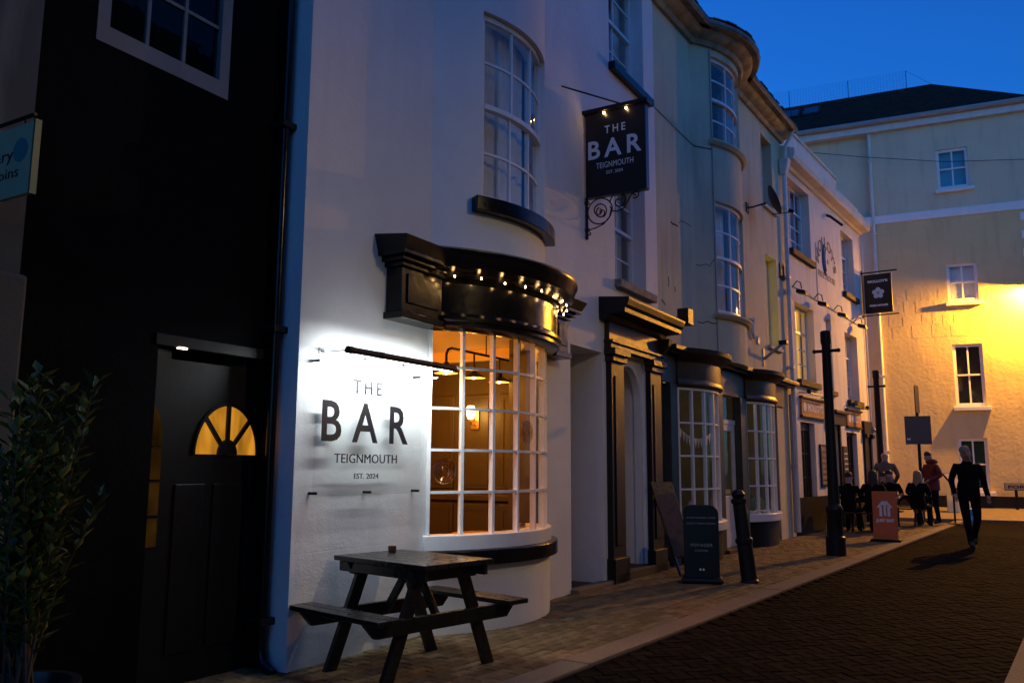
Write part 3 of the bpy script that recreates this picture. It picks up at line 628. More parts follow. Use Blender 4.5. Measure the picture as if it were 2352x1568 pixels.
for k in range(26):
    a = rng.uniform(0, 6.28); r = rng.uniform(.05, .30); hgt = rng.uniform(1.15, 1.85); p0 = Vector((rng.uniform(-.06,.06), rng.uniform(-.06,.06), .36)); tip = Vector((r * math.cos(a), r * math.sin(a), hgt))
    mid = (p0 + tip) / 2 + Vector((rng.uniform(-.05,.05), rng.uniform(-.05,.05), 0)); stems.tube([p0, mid, tip], [.009, .006, .002], 5)
    for q in range(40):
        t = .22 + .78 * q / 39; c = p0.lerp(mid, t * 2) if t < .5 else mid.lerp(tip, t * 2 - 1)
        an = q * 2.4 + k; el = rng.uniform(.3, 1.0); dirv = Vector((math.cos(an) * math.cos(el), math.sin(an) * math.cos(el), math.sin(el)))
        l = rng.uniform(.075, .12); wd = l * .5; sd_ = dirv.cross(Vector((0,0,1))).normalized() * wd / 2; nrm = sd_.cross(dirv).normalized() * .008
        b0 = c + dirv * .01; lv[0 if rng.random() < .6 else 1].add([b0, b0 + dirv*l*.45 + sd_ + nrm, b0 + dirv*l, b0 + dirv*l*.45 - sd_ + nrm, b0 + dirv*l*.5 - nrm*.4], [(0,1,4),(1,2,4),(2,3,4),(3,0,4)])
part('stems', stems, M['bark'], sb)
part('dark_leaves', lv[0], M['leaf'], sb); part('pale_leaves', lv[1], M['leaf2'], sb)
# ================================================================== cream house
cr = fthing('cream_house', 'weathered cream house with an upper bow and a bow-windowed shop front', 'building', CR)
cb = Arc(1.6, 3.8, .40); c1 = Arc(.6, 2.3, .275); c2 = Arc(3.87, 5.5, .25)
cw = B()
cw.wall(flat, 0.0, 1.6, 2.9, 8.75)
cw.wall(cb, 0.0, cb.L, 3.2, 8.75, [(.44, 1.95, 4.0, 5.97), (.44, 1.95, 7.05, 8.62)], .22)
cw.wall(flat, 3.8, 7.11, 3.2, 8.75, [(5.62, 6.40, 3.93, 5.87), (5.60, 6.36, 6.93, 8.5)])
cw.box(6.0, 7.11, 0, .3, -.06, 3.2).box(0.0, .3, .3, 6, 2.9, 8.75).box(6.81, 7.11, .3, 6, -.06, 8.75).box(.3, 6.81, 5.7, 6, -.06, 8.75)
cw.pbox(cb, 0.0, cb.L, -.6, -.23, 3.14, 3.2)
part('wall', cw, M['cream'], cr)
for z0, z1 in ((4.0, 5.97), (7.05, 8.62)):
    sash(cr, cb, .44, 1.95, z0, z1, 3, 2, 2, .06, 'curtain', .16, .06, .028, 'white', backm=M['curtain'], gap=(.5, .95) if z0 < 5 else (.1, .9))
    part('sill', B().sweep(cb, .34, 2.05, [(-.02,z0-.08),(.05,z0-.08),(.10,z0-.03),(.10,z0),(-.06,z0)]), M['cream'], cr, smooth=True)
litb = glow('lit_yellow_blind', (1,.72,.06), .45, .3, 4, (1,1,.4))
sash(cr, flat, 5.62, 6.40, 3.93, 5.87, 2, 2, 2, .2, 'blind', .1, .05, .025, 'offw', backm=litb); sash(cr, flat, 5.60, 6.36, 6.93, 8.5, 2, 2, 2, .2, 'dark', .2, .05, .025, 'offw')
for z in (3.93, 6.93): part('sill', B().box(5.56, 6.48, .2, -.07, z - .07, z), M['cream'], cr, bevel=.006)
crackm = mat('crack_dirt', (.05,.045,.035), .9)
def crack(pts, w=.006):
    part('crack', B().tube([(CR.hit((1450 + x / 3.137) / 1.08844, (500 + y / 3.137) / 1.08844)[0], .002, CR.hit((1450 + x / 3.137) / 1.08844, (500 + y / 3.137) / 1.08844)[1]) for x, y in pts], w, 5), crackm, cr)
crack([(712,170),(725,188),(745,192),(764,206)], .014); crack([(775,180),(795,162),(815,172),(845,190),(872,208)], .007); crack([(640,780),(655,800),(668,822)], .01); crack([(690,600),(697,640),(692,680)], .009); crack([(742,680),(748,720)], .008)
def bowline(aa_, w): part('crack', B().tube([(*cb(a, .001), z) for a, z in aa_], w, 5), crackm, cr)
bowline([(.0,4.80),(.1,4.79),(.2,4.83),(.27,4.80),(.38,4.93)], .006); bowline([(.0,3.83),(.1,3.81),(.2,3.85),(.3,3.82),(.42,3.83)], .008)
part('cable', B().tube([(*cb(.40, .012), z) for z in (3.28, 5.0, 7.0, 8.7)], .010, 6), M['greyp'], cr)
part('cable', B().tube([(0.0,-.01,6.98),(.8,-.012,6.93),(1.58,-.01,6.9)] + [(*cb(a, .012), 6.88) for a in (.05,.2,.38)], .006, 5), M['iron'], cr)
# eaves: soffit, moulding, gutter and a row of old roof tiles following wall and bow
def run(fn):
    fn(flat, -.06, 1.6); fn(cb, 0.0, cb.L); fn(flat, 3.8, 7.13)
ev = part('eaves', B(), M['brown'], cr) if False else None
eb = B(); run(lambda m, a, b_: eb.sweep(m, a, b_, [(-.25,8.75),(.06,8.75),(.10,8.82),(.20,8.85),(.26,8.90),(.30,8.98),(-.25,8.98)]))
ev = part('eaves_cornice', eb, mat('dirty_cream_timber', (.4,.34,.22), .7, .5, 4, .2, 30), cr, smooth=True)
gt = B(); run(lambda m, a, b_: gt.sweep(m, a, b_, [(.27,8.93),(.38,8.93),(.41,8.97),(.41,9.03),(.27,9.03)]))
part('gutter', gt, mat('old_gutter', (.2,.17,.12), .6, .5, 5, .2, 30), ev, smooth=True)
rf = B(); run(lambda m, a, b_: rf.sweep(m, a, b_, [(-.24,8.985),(.33,9.035),(.33,9.06),(-.24,9.30)]))
rf.hexa([(-.06,.24,8.99),(7.13,.24,8.99),(7.13,6,8.99),(-.06,6,8.99),(-.06,.24,9.29),(7.13,.24,9.29),(7.13,3.4,10.9),(-.06,3.4,10.9)])
roof = part('roof', rf, M['tile'], cr)
def tiles(m, a0, a1):
    n = int((a1 - a0) / .2)
    for k in range(n):
        a = a0 + (a1 - a0) * (k + .5) / n; w2 = (a1 - a0) / n * .47; dz = random.uniform(-.012, .016); do = random.uniform(-.02, .025)
        part('tile', B().sweep(m, a - w2, a + w2, [(-.05,9.225+dz),(.40+do,9.06+dz),(.40+do,9.085+dz),(-.05,9.25+dz)], .2), M['tile'], roof)
tiles(flat, 0, 1.6); tiles(cb, 0, cb.L); tiles(flat, 3.8, 7.1)
# downpipe with hopper at the right-hand end
dpp = part('downpipe', B().tube([(6.98,-.09,.1),(6.98,-.09,7.95)], .045, 12), M['offw'], cr, smooth=True)
part('hopper', B().hexa([(6.9,-.03,7.95),(7.06,-.03,7.95),(7.06,-.15,7.95),(6.9,-.15,7.95),(6.84,-.01,8.3),(7.1,-.01,8.3),(7.1,-.24,8.3),(6.84,-.24,8.3)]), M['offw'], dpp, bevel=.01)
part('swan_neck', B().tube([(6.97,-.13,8.25),(6.97,-.15,8.6),(6.97,-.3,8.85),(6.97,-.34,8.95)], .04, 10), M['offw'], dpp, smooth=True)
for z in (1.5, 3.6, 5.6, 7.2): part('pipe_bracket', B().box(6.91, 7.05, 0, -.14, z - .03, z + .03), M['offw'], dpp)
part('pipe', B().tube([(6.80,-.07,.1),(6.80,-.07,3.0)], .035, 10), M['greyp'], cr, smooth=True)
# the shop front
fasc = part('shop_front', B().box(.0, 6.5, .02, -.03, 2.70, 3.14).box(.28, .55, .1, -.05, -.03, 2.7).box(2.33, 2.56, .1, -.06, -.03, 2.7).box(3.50, 3.84, .1, -.06, -.03, 2.7).box(5.54, 5.72, .1, -.04, -.03, 2.7), M['shopgrey'], cr, 'grey-green timber shop front with two small bow windows', bevel=.006)
cn = B()
cn.box(.1, 6.95, 0, -.15, 3.14, 3.18).box(.08, 6.98, 0, -.24, 3.181, 3.26)
part('cornice', cn, M['brown'], fasc, bevel=.012)
for arc in (c1, c2):
    part('bow_fascia', B().pbox(arc, 0, arc.L, -.05, .06, 2.78, 3.06), M['shopgrey'], fasc, smooth=True)
    part('bow_cornice', B().sweep(arc, -.02, arc.L + .02, [(-.1,3.06),(.07,3.06),(.12,3.11),(.16,3.12),(.24,3.18),(.25,3.25),(-.1,3.28)]), M['brown'], fasc, smooth=True)
    part('bow_moulding', B().sweep(arc, 0, arc.L, [(-.06,2.66),(.05,2.66),(.09,2.70),(.09,2.74),(.06,2.79),(-.06,2.79)]), M['shopgrey'], fasc, smooth=True)
    bw_ = part('bow_window', B().pbox(arc, 0, .04, -.05, .03, .6, 2.66).pbox(arc, arc.L - .04, arc.L, -.05, .03, .6, 2.66).pbox(arc, .04, arc.L - .04, -.05, .03, 2.62, 2.66), M['white'], cr, 'small white shop bow window' )
    part('sill_board', B().pbox(arc, -.03, arc.L + .03, -.2, .10, .46, .60), M['white'], bw_, smooth=True, bevel=.008)
    part('stall_riser', B().pbox(arc, 0, arc.L, -.2, .02, -.05, .46), M['blackm'], bw_, smooth=True)
    za = [.6 + 2.02 * i / 4 for i in range(5)]; a_ = [arc.L * i / 6 for i in range(7)]
    for i in range(1, 6): part('glazing_bar', B().pbox(arc, a_[i] - .017, a_[i] + .017, -.035, .018, .6, 2.62), M['white'], bw_)
    for j in range(1, 4): part('glazing_bar', B().pbox(arc, .04, arc.L - .04, -.03, .012, za[j] - .014, za[j] + .014), M['white'], bw_, smooth=True)
    for i in range(6):
        for j in range(4):
            vs = []; fs = []; t1 = random.uniform(-.006, .006)
            for k in range(4):
                a = a_[i] + (a_[i+1] - a_[i]) * k / 3; x, y = arc(a, -.01 + t1 * (k/3 - .5)); vs += [(x, y, za[j]), (x, y, za[j+1])]
            for k in range(3): fs.append((2*k, 2*k+2, 2*k+3, 2*k+1))
            part('pane', B().add(vs, fs), M['pane'], bw_, smooth=True)
cd = part('shop_door', B().box(2.58, 3.48, .06, .10, .0, .95).box(2.58, 2.72, .06, .10, .95, 2.2).box(3.34, 3.48, .06, .10, .95, 2.2).box(2.72, 3.34, .06, .10, 2.08, 2.2), M['offw'], cr, 'cream half-glazed shop door', bevel=.006)
part('pane', B().box(2.72, 3.34, .078, .084, .95, 2.08), M['pane'], cd); part('letter_plate', B().box(2.86, 3.12, .06, .045, .98, 1.06), M['brass'], cd)
part('kick_board', B().box(2.62, 3.44, .06, .05, .08, .3), M['offw'], cd)
part('fan_pane', B().box(2.58, 3.48, .078, .084, 2.28, 2.7), M['pane'], cd); part('door_head', B().box(2.57, 3.49, .05, .12, 2.2, 2.28), M['offw'], cd)
part('door_step', B().box(2.5, 3.56, .1, -.12, -.03, .06), M['dstone'], cr, bevel=.01)
# dim shop interior
part('shop_floor', B().box(.3, 6.0, .1, 3, -.05, .03), M['floor'], cr); part('shop_back', B().box(.3, 6.0, 2.6, 2.7, 0, 3.1).box(.3, .36, .1, 2.7, 0, 3.1).box(5.75, 6.0, .1, 2.7, 0, 3.1), mat('shop_wall', (.3,.26,.18), .8, .2, 3), cr)
part('shop_ceiling', B().box(.3, 6.0, .1, 2.7, 3.05, 3.12), M['offw'], cr)
lamp('shop_night_light', 'POINT', cr, (3.2, 1.6, 2.8), 5, (1,.8,.45), shadow_soft_size=.1)
part('shop_night_lamp', B().lathe([(.0,0),(.08,.02),(.1,.08),(.02,.1)], 14, (3.2,1.6,2.86)), M['plastic'], cr, smooth=True)
for arc, nm in ((c1, 1), (c2, 2)):
    mid = arc.sc
    part('display_shelf', B().box(mid - .7, mid + .7, .02, .4, .6, .63), M['offw'], cr)
    for k in range(5):
        xx = mid - .55 + k * .27; hh = random.uniform(.12, .3)
        part('display_jar', B().lathe([(.05,0),(.06,.03),(.055,hh*.7),(.03,hh*.85),(.03,hh)], 12, (xx, .15 + .08 * (k % 2), .632)), mat('jar_%d_%d' % (nm, k), random.choice([(.25,.3,.08),(.4,.12,.05),(.5,.45,.35),(.1,.2,.15)]), .4), cr, smooth=True)
bt = thing('bunting', 'pale triangular bunting strung inside the left shop bow window', 'bunting', CR.w(1.4, .02, 2.0), CR.rot)
cpts = [(-.75 + 1.5 * k / 12, 0, -.16 * (1 - ((k - 6) / 6) ** 2) * (1 if True else 0) + .05) for k in range(13)]
part('cord', B().tube(cpts, .004, 5), M['offw'], bt)
for k in range(12):
    p, q = Vector(cpts[k]), Vector(cpts[k+1]); m_ = (p + q) / 2 - Vector((0, 0, .16))
    part('flag', B().add([p, q, m_, p + Vector((0,.002,0)), q + Vector((0,.002,0)), m_ + Vector((0,.002,0))], [(0,1,2),(5,4,3),(0,3,4,1),(1,4,5,2),(2,5,3,0)]), M['offw'], bt)
# things fixed to the cream house
sdh = fthing('satellite_dish', 'dark round satellite dish on the cream house wall', 'dish', CR, 4.75, 0, 6.65)
part('mast', B().tube([(-.25,0,-.1),(-.25,-.12,-.1),(-.05,-.32,.0)], .018, 8).box(-.33,-.17,0,-.02,-.2,0), M['iron'], sdh)
dn = Vector((.35,-.8,.35)).normalized(); dcx = Vector((.05,-.42,.06))
part('dish', B().lathe([(.0,-.03),(.16,-.01),(.29,.04),(.31,.05),(.29,.052),(.16,.004),(0,-.015)], 28, dcx, dn), mat('dark_grey_dish', (.03,.03,.035), .6), sdh, smooth=True)
part('feed_arm', B().tube([dcx + Vector((0,0,-.28)), dcx + Vector((.25,-.3,-.22))], .01, 6), M['iron'], sdh); part('feed_horn', B().tube([dcx + Vector((.25,-.34,-.22)), dcx + Vector((.2,-.26,-.18))], .035, 10), M['iron'], sdh)
vt = fthing('wall_vent', 'small dark square vent on the cream house near the downpipe', 'vent', CR, 6.62, 0, 5.52)
part('frame', B().box(0,.3,0,-.03,0,.34), M['iron'], vt, bevel=.004)
for k in range(5): part('slat', B().box(.03,.27,-.03,-.04,.03+k*.06,.06+k*.06), M['iron'], vt)
ab_ = fthing('alarm_box', 'small brown box fixed beside the doorcase cornice', 'box', CR, .38, .3, 3.60)
part('case', B().box(-.1,.12,-.06,.12,-.03,.22), M['brown'], ab_, bevel=.01); part('bracket', B().box(-.04,.06,.12,.32,.04,.1), M['brown'], ab_)
fb_ = fthing('floodlight_bracket', 'grey angled bracket arm on the cream house', 'bracket', CR, 5.2, 0, 3.5)  # arm and head of a floodlight bracket, unlit
part('plate', B().box(-.04,.04,0,-.02,-.05,.3), M['greyp'], fb_); part('arm', B().tube([(0,-.02,.1),(.12,-.36,.4)], .03, 8), M['greyp'], fb_); part('head', B().box(.05,.2,-.3,-.46,.38,.46), M['iron'], fb_, bevel=.01)
for nm, dx, dz, sc_, lb_ in (('wall_ornament', 4.42, 3.98, 1.0, 'curled seahorse-like ornament on the cream wall'), ('wall_ornament', 4.86, 3.92, .55, 'small pale ornament to the right of the curled one')):
    o = fthing(nm, lb_, 'ornament', CR, dx, 0, dz)
    if sc_ == 1.0: part('body', B().tube([(0,-.03,.3),(.06,-.04,.33),(.09,-.04,.26),(.05,-.04,.16),(.03,-.04,.05),(.07,-.04,-.04),(.14,-.04,-.05),(.14,-.04,.02)], [.02,.035,.03,.035,.035,.025,.02,.012], 8), M['offw'], o, smooth=True)
    else: part('body', B().prism([(-.05,-.06),(.06,-.06),(.07,.02),(.0,.1),(-.05,.02)], 0, .03, ez=(0,-1,0)), M['offw'], o, bevel=.008)
# ================================================================== the pub
pub = fthing('pub_building', 'pale pink-white pub with a parapet, lettered wall and tall windows', 'building', MO)
pbw = B().wall(flat, 0.02, 7.3, -.06, 8.7, [(.42, 2.12, 6.4, 8.12), (5.08, 6.42, 6.2, 7.95), (.58, 2.06, 3.42, 5.2), (3.12, 3.62, 3.35, 5.2), (4.95, 6.28, 3.25, 5.08), (.62, 1.72, -.1, 2.47), (3.05, 3.75, -.1, 2.45), (4.6, 5.7, .75, 2.38)], .3)
pbw.box(.02, .3, .3, 6, -.06, 8.7).box(7.0, 7.3, .3, 6, -.06, 8.7).box(.3, 7.0, 5.7, 6, -.06, 8.7)
part('wall', pbw, M['pink'], pub)
part('parapet_wall', B().box(.0, 5.1, .05, .3, 8.7, 9.36).box(5.1, 7.3, .05, .3, 8.7, 9.02).box(-.02, 5.12, .0, .34, 9.361, 9.42).box(5.1, 7.33, .0, .34, 9.021, 9.08), M['pink'], pub, bevel=.01)
part('cornice', B().prism([(0,8.28),(.06,8.28),(.10,8.34),(.28,8.36),(.32,8.46),(.32,8.60),(0,8.72)], -.0, 7.34, ex=(0,-1,0), ez=(1,0,0)), M['pink'], pub, bevel=.006)
part('roof', B().box(.3, 7.0, .3, 5.7, 8.5, 8.7), M['slate'], pub)
warm = glow('lit_amber_blind', (1,.5,.07), .38, .35, 3, (1,1,.4))
dim = mat('pub_curtain', (.35,.36,.38), .9, .2, 4)
for a0, a1, z0, z1, bk, bm in ((.42,2.12,6.4,8.12,'curtain',dim), (5.08,6.42,6.2,7.95,'curtain',dim), (.58,2.06,3.42,5.2,'blind',warm), (4.95,6.28,3.25,5.08,'curtain',dim)):
    sash(pub, flat, a0, a1, z0, z1, 4, 1, 3, .2, bk, .1, .06, .03, 'white', meet=z0 + (z1 - z0) * .66, backm=bm)
    part('sill', B().box(a0 - .06, a1 + .08, .2, -.10, z0 - .14, z0), M['dstone'], pub, bevel=.008)
part('blocked_window', B().box(3.12, 3.62, .12, .2, 3.35, 5.2), M['pink'], pub); part('sill', B().box(3.06, 3.7, .2, -.08, 3.23, 3.35), M['dstone'], pub, bevel=.008)
# wall lettering arched over an emblem
def arcmp(cx_, cz_, rr):
    return lambda x, y, d: (cx_ + (rr + y) * math.sin(x / rr), -.008 - d, cz_ + (rr + y) * math.cos(x / rr))
faded = mat('faded_grey_lettering', (.16,.16,.18), .8, .4, 9); fadedb = mat('faded_tan_lettering', (.4,.3,.2), .8, .3, 9)
part('lettering', fit_text("MOLLOY'S", -1.15, 1.15, -.15, .15, arcmp(3.45, 6.35, .85), .004), faded, pub)
part('emblem', B().tube([(3.45 + .33 * math.sin(R(a)), -.006, 6.72 + .42 * math.cos(R(a))) for a in range(-160, -10, 10)], .035, 6).tube([(3.45 + .12 * math.sin(R(a)), -.006, 6.72 + .3 * math.cos(R(a))) for a in range(-160, 10, 12)], .018, 6).lathe([(0,0),(.07,.004)], 14, (3.6, -.002, 6.72), (0,-1,0)), faded, pub)
part('lettering', fit_text('FREE HOUSE', 2.65, 4.25, 6.2, 6.36, lambda x, y, d: (x, -.006 - d, y), .002), fadedb, pub)
part('vent_bracket', B().tube([(3.7,0,8.0),(3.7,-.1,7.95),(4.0,-.32,7.75)], .035, 8), M['iron'], pub)
part('conduit', B().tube([(.5,-.02,5.52),(7.2,-.02,5.46)], .012, 6), M['greyp'], pub)
part('cable', B().tube([(2.5,-.01,7.0),(2.48,-.012,6.2),(2.5,-.01,5.5)], .008, 5), M['greyp'], pub)
part('corner_pipe', B().tube([(7.24,-.05,.1),(7.24,-.05,8.2)], .03, 8), M['offw'], pub)
for k, (s_, nm_) in enumerate(((.35, 'nearest the downpipe'), (2.05, 'right of the tall amber window'), (3.85, 'third along the pub wall'), (5.95, 'beside the hanging pub sign'))):
    f_ = fthing('floodlight', 'small black floodlight %s' % nm_, 'floodlight', MO, s_, 0, 5.42, 'floodlights along the pub wall')
    part('arm', B().tube([(.1,0,.08),(.06,-.12,.2),(0,-.22,.14),(0,-.24,0)], .012, 6), M['iron'], f_)
    part('head', B().hexa([(-.13,-.14,-.10),(.13,-.14,-.10),(.13,-.36,-.16),(-.13,-.36,-.16),(-.10,-.15,.0),(.10,-.15,.0),(.10,-.34,-.06),(-.10,-.34,-.06)]), M['iron'], f_, bevel=.01)
# ground floor of the pub
pdr = part('glazed_door', B().box(.62, .72, .12, .2, 0, 2.47).box(1.62, 1.72, .12, .2, 0, 2.47).box(.72, 1.62, .12, .2, 2.3, 2.47).box(.72, 1.62, .12, .2, 0, .7), M['blackm'], pub)
pw2 = part('pub_window', B().box(4.6, 4.68, .12, .2, .75, 2.38).box(5.62, 5.7, .12, .2, .75, 2.38).box(4.68, 5.62, .12, .2, 2.28, 2.38).box(4.68, 5.62, .12, .2, .75, .85), M['blackm'], pub)
dimw = glow('dim_amber_interior', (1,.5,.12), .13, .5, 4, (1,1,.5))
for par_, x0, x1, z0, z1, n, rows in ((pdr, .72, 1.62, .7, 2.3, 5, 3), (pw2, 4.68, 5.62, .85, 2.28, 4, 2)):
    for k in range(1, n): xx = x0 + (x1 - x0) * k / n; part('glazing_bar', B().box(xx-.018, xx+.018, .13, .18, z0, z1), M['blackm'], par_)
    for k in range(1, rows): zq = z0 + (z1 - z0) * k / rows; part('glazing_bar', B().box(x0, x1, .135, .175, zq-.015, zq+.015), M['blackm'], par_)
    for i in range(n):
        for j in range(rows): part('pane', B().box(x0 + (x1-x0)*i/n, x0 + (x1-x0)*(i+1)/n, .153, .157, z0 + (z1-z0)*j/rows, z0 + (z1-z0)*(j+1)/rows), M['pane'], par_)
    part('lit_interior', B().box(x0-.05, x1+.05, .3, .32, z0-.05, z1+.05), dimw, par_)
part('pub_door', B().box(3.05, 3.75, .15, .2, 0, 2.45), M['blackm'], pub)
pdc = part('pub_doorcase', B().box(2.95, 3.07, 0, -.06, -.03, 2.5).box(3.73, 3.85, 0, -.06, -.03, 2.5), M['blackm'], pub)
part('head', B().box(2.85, 3.95, 0, -.16, 2.5, 2.78), M['brown'], pdc, bevel=.01); part('hood', B().box(2.8, 4.0, 0, -.24, 2.781, 2.86), M['brown'], pdc, bevel=.01)
pil2 = part('side_doorcase', B().box(6.35, 6.5, 0, -.06, -.03, 2.4).box(7.05, 7.2, 0, -.06, -.03, 2.4).box(6.3, 7.25, 0, -.08, 2.4, 2.75), M['blackm'], pub)
part('capital', B().box(6.3, 6.55, 0, -.14, 2.28, 2.4), M['blackm'], pil2, bevel=.02); part('capital', B().box(7.0, 7.25, 0, -.14, 2.28, 2.4), M['blackm'], pil2, bevel=.02)
part('door_leaf', B().box(6.5, 7.05, -.0, -.02, 0, 2.4), M['blackm'], pil2)
part('dado', B().box(.02, 3.0, 0, -.012, -.05, .8), M['blackm'], pub); part('dado', B().box(3.86, 6.34, 0, -.012, -.05, .78), M['blackm'], pub)
obrd = mat('amber_fascia_board', (.5,.2,.05), .5, .25, 4)
for s0, s1, z0, z1, lb_, txt in ((.62, 2.42, 2.62, 3.0, 'amber fascia board lettered in white above the pub window', "MOLLOY'S"), (4.6, 6.1, 2.55, 2.95, 'amber fascia board above the second pub window', "MOLLOY'S")):
    fbn = fthing('fascia_sign', lb_, 'sign', MO, s0, 0, z0)
    part('board', B().box(0, s1-s0, 0, -.05, 0, z1-z0), obrd, fbn, bevel=.004); part('frame', B().box(-.03, s1-s0+.03, 0, -.07, -.05, 0).box(-.03, s1-s0+.03, 0, -.09, z1-z0, z1-z0+.05), M['brown'], fbn, bevel=.006)
    part('lettering', fit_text(txt, .45, s1-s0-.12, .1, z1-z0-.09, lambda x, y, d: (x, -.053-d, y), .006), M['wink'], fbn)
    part('roundel', B().tube([(.22,-.05,.19),(.22,-.056,.19)], .11, 20), M['wink'], fbn)
    part('lamp_rail', B().tube([(-.05,-.22,z1-z0+.1),(s1-s0+.05,-.22,z1-z0+.1)], .016, 8).tube([(0,0,z1-z0+.12),(0,-.22,z1-z0+.1)], .012, 6).tube([(s1-s0,0,z1-z0+.12),(s1-s0,-.22,z1-z0+.1)], .012, 6), M['iron'], fbn)
    for xx in (.0, s1 - s0): part('rail_lamp', B().lathe([(.02,0),(.05,.03),(.05,.1),(.0,.12)], 12, (xx,-.22,z1-z0+.08)), M['iron'], fbn, smooth=True)
for s_, lb_ in ((2.0, 'framed menu board on the pub wall left of the pub door'), (4.02, 'dark menu board on the pub wall right of the pub door')):
    mb = fthing('menu_board', lb_, 'board', MO, s_, 0, 1.0)
    part('frame', B().box(0,.5,0,-.04,0,1.0), M['brown'], mb, bevel=.006); part('sheet', B().box(.05,.45,-.04,-.045,.06,.94), mat('menu_sheet', (.3,.2,.12) if s_ < 3 else (.03,.03,.03), .6, .3, 8), mb)
    for k in range(6): part('text_line', B().box(.1,.4,-.045,-.047,.15+k*.13,.18+k*.13), M['wink'] if s_ > 3 else M['ink'], mb)
# pub hanging sign
ps = fthing('pub_sign', 'black hanging pub sign with a white rose', 'sign', MO, 7.15, 0, 5.84)
part('board', B().box(-.03,.03,-.10,-.84,.04,1.18), M['signblk'], ps, bevel=.003); part('board_edge', B().box(-.035,.035,-.055,-.10,.03,1.19), mat('tan_sign_edge', (.5,.33,.2), .5), ps)
part('arm', B().tube([(0,0,1.25),(0,-1.0,1.25)], .022, 8).tube([(0,0,-.02),(0,-1.0,-.02)], .018, 8).tube([(0,-.04,-.1),(0,-.04,1.34)], .018, 8), M['iron'], ps, smooth=True)
pm = lambda x, y, d: (-.0325 - d, -x, y)
part('lettering', fit_text("MOLLOY'S", .20, .74, .93, 1.01, pm, .005, 1, .001), M['wink'], ps); part('lettering', fit_text('FREE HOUSE', .22, .72, .23, .29, pm, .004, 1, .001), M['wink'], ps)
rose = part('rose', B().tube([(-.03,-.47,.62),(-.034,-.47,.62)], .10, 24), M['wink'], ps)
for k in range(5): part('petal', B().tube([(-.03,-.47-.10*math.cos(R(90+72*k)),.62+.10*math.sin(R(90+72*k))),(-.038,-.47-.10*math.cos(R(90+72*k)),.62+.10*math.sin(R(90+72*k)))], .068, 16), M['wink'], rose)
part('rose_heart', B().tube([(-.03,-.47,.62),(-.042,-.47,.62)], .038, 16), mat('gold_paint', (.55,.35,.06), .4), rose)
# security camera at the pub corner
sv = fthing('security_camera', 'small white security camera at the pub corner', 'camera', MO, 7.26, .02, 2.5)
part('mount', B().box(0,.05,0,-.1,-.05,.12), M['plastic'], sv); part('housing', B().tube([(.02,-.1,.02),(.14,-.26,-.03)], .045, 12), M['plastic'], sv, smooth=True); part('lens', B().tube([(.14,-.26,-.03),(.15,-.275,-.034)], .035, 12), M['iron'], sv)
# ================================================================== corner house across the end of the street (its face looks at us: out is negative y side)
far = fthing('corner_house', 'big pale corner house lit amber by a wall lamp', 'building', FA)
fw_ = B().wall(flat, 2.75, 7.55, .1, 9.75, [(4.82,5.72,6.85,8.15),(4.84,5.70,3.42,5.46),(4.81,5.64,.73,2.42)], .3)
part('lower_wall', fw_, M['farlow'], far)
fw2 = B().wall(flat, 2.75, 7.55, 10.03, 13.3, [(4.75,5.70,10.70,12.1)], .3)
fw2.box(-4, 2.749, .16, .46, -.06, 13.3).box(-4, -3.7, .46, 8, -.06, 13.3).box(7.25, 7.55, .3, 8, -.06, 13.3).box(-3.7, 7.25, 7.7, 8, -.06, 13.3).box(2.75, 2.8, .3, .46, .1, 13.3)
part('upper_wall', fw2, M['farw'], far)
part('string_course', B().box(-4, 7.57, .3, -.05, 9.75, 10.03), M['white'], far)
part('plinth', B().box(2.73, 7.56, .3, -.03, .05, .60), M['blackm'], far)
for (a0, a1, z0, z1, bk, bm, lb_) in ((4.75,5.70,10.70,12.1,'blind',M['teal'],0), (4.82,5.72,6.85,8.15,'blind',M['blind'],0), (4.84,5.70,3.42,5.46,'dark',M['dark'],0), (4.81,5.64,.73,2.42,'dark',M['green'],0)):
    sash(far, flat, a0, a1, z0, z1, 2, 1, 1, .06, bk, .12, .09, .045, 'white', backm=bm)
    part('sill', B().box(a0 - .08, a1 + .12, .1, -.14, z0 - .12, z0), M['white'], far, bevel=.01)
# stone blocks showing through the old stucco, as raised edges
rs = B(); rg = random.Random(5)
for row in range(4):
    z = 5.75 + row * .42; xx = 2.9 + rg.uniform(0,.3)
    while xx < 9:
        l = rg.uniform(.3,.7)
        if not (4.6 < xx < 5.95 and z > 6.3): rs.box(xx, xx+.012, 0, -.004, z, z+rg.uniform(.28,.42)); rs.box(xx, xx+l*.9, 0, -.004, z+rg.uniform(-.03,.03), z+.012+rg.uniform(0,.01)) if rg.random() < .7 else None
        xx += l
tag(part('stucco_ridges', rs, M['farlow'], far), kind='stuff')
for k in range(7): part('quoin', B().box(7.05 if k % 2 else 7.2, 7.5, 0, -.03, 7.9 + k * .30, 8.14 + k * .30), M['white'], far)
dq = part('downpipe', B().tube([(2.70,-.06,.5),(2.70,-.06,13.0)], .055, 12), M['offw'], far, smooth=True)
for z in (2, 4.5, 7, 9.4, 12): part('pipe_bracket', B().box(2.62, 2.78, 0, -.13, z-.03, z+.03), M['offw'], dq)
part('eaves_board', B().box(-4.1, 7.7, .3, -.16, 13.02, 13.32), M['offw'], far); part('gutter', B().tube([(-4.1,-.24,13.34),(7.75,-.24,13.34)], .09, 10), M['greyp'], far, smooth=True)
rfb = B(); rfb.hexa([(-4.2,-.28,13.36),(7.8,-.28,13.36),(7.8,8,13.36),(-4.2,8,13.36),(-4.2,3.0,15.75),(4.9,3.0,15.75),(4.9,4.6,15.75),(-4.2,4.6,15.75)])
rff = part('roof', rfb, M['slate'], far, 'dark mossy slate roof of the corner house')
def onroof(x, t, up): return (x, -.28 + 3.28 * t, 13.36 + 2.39 * t + up)
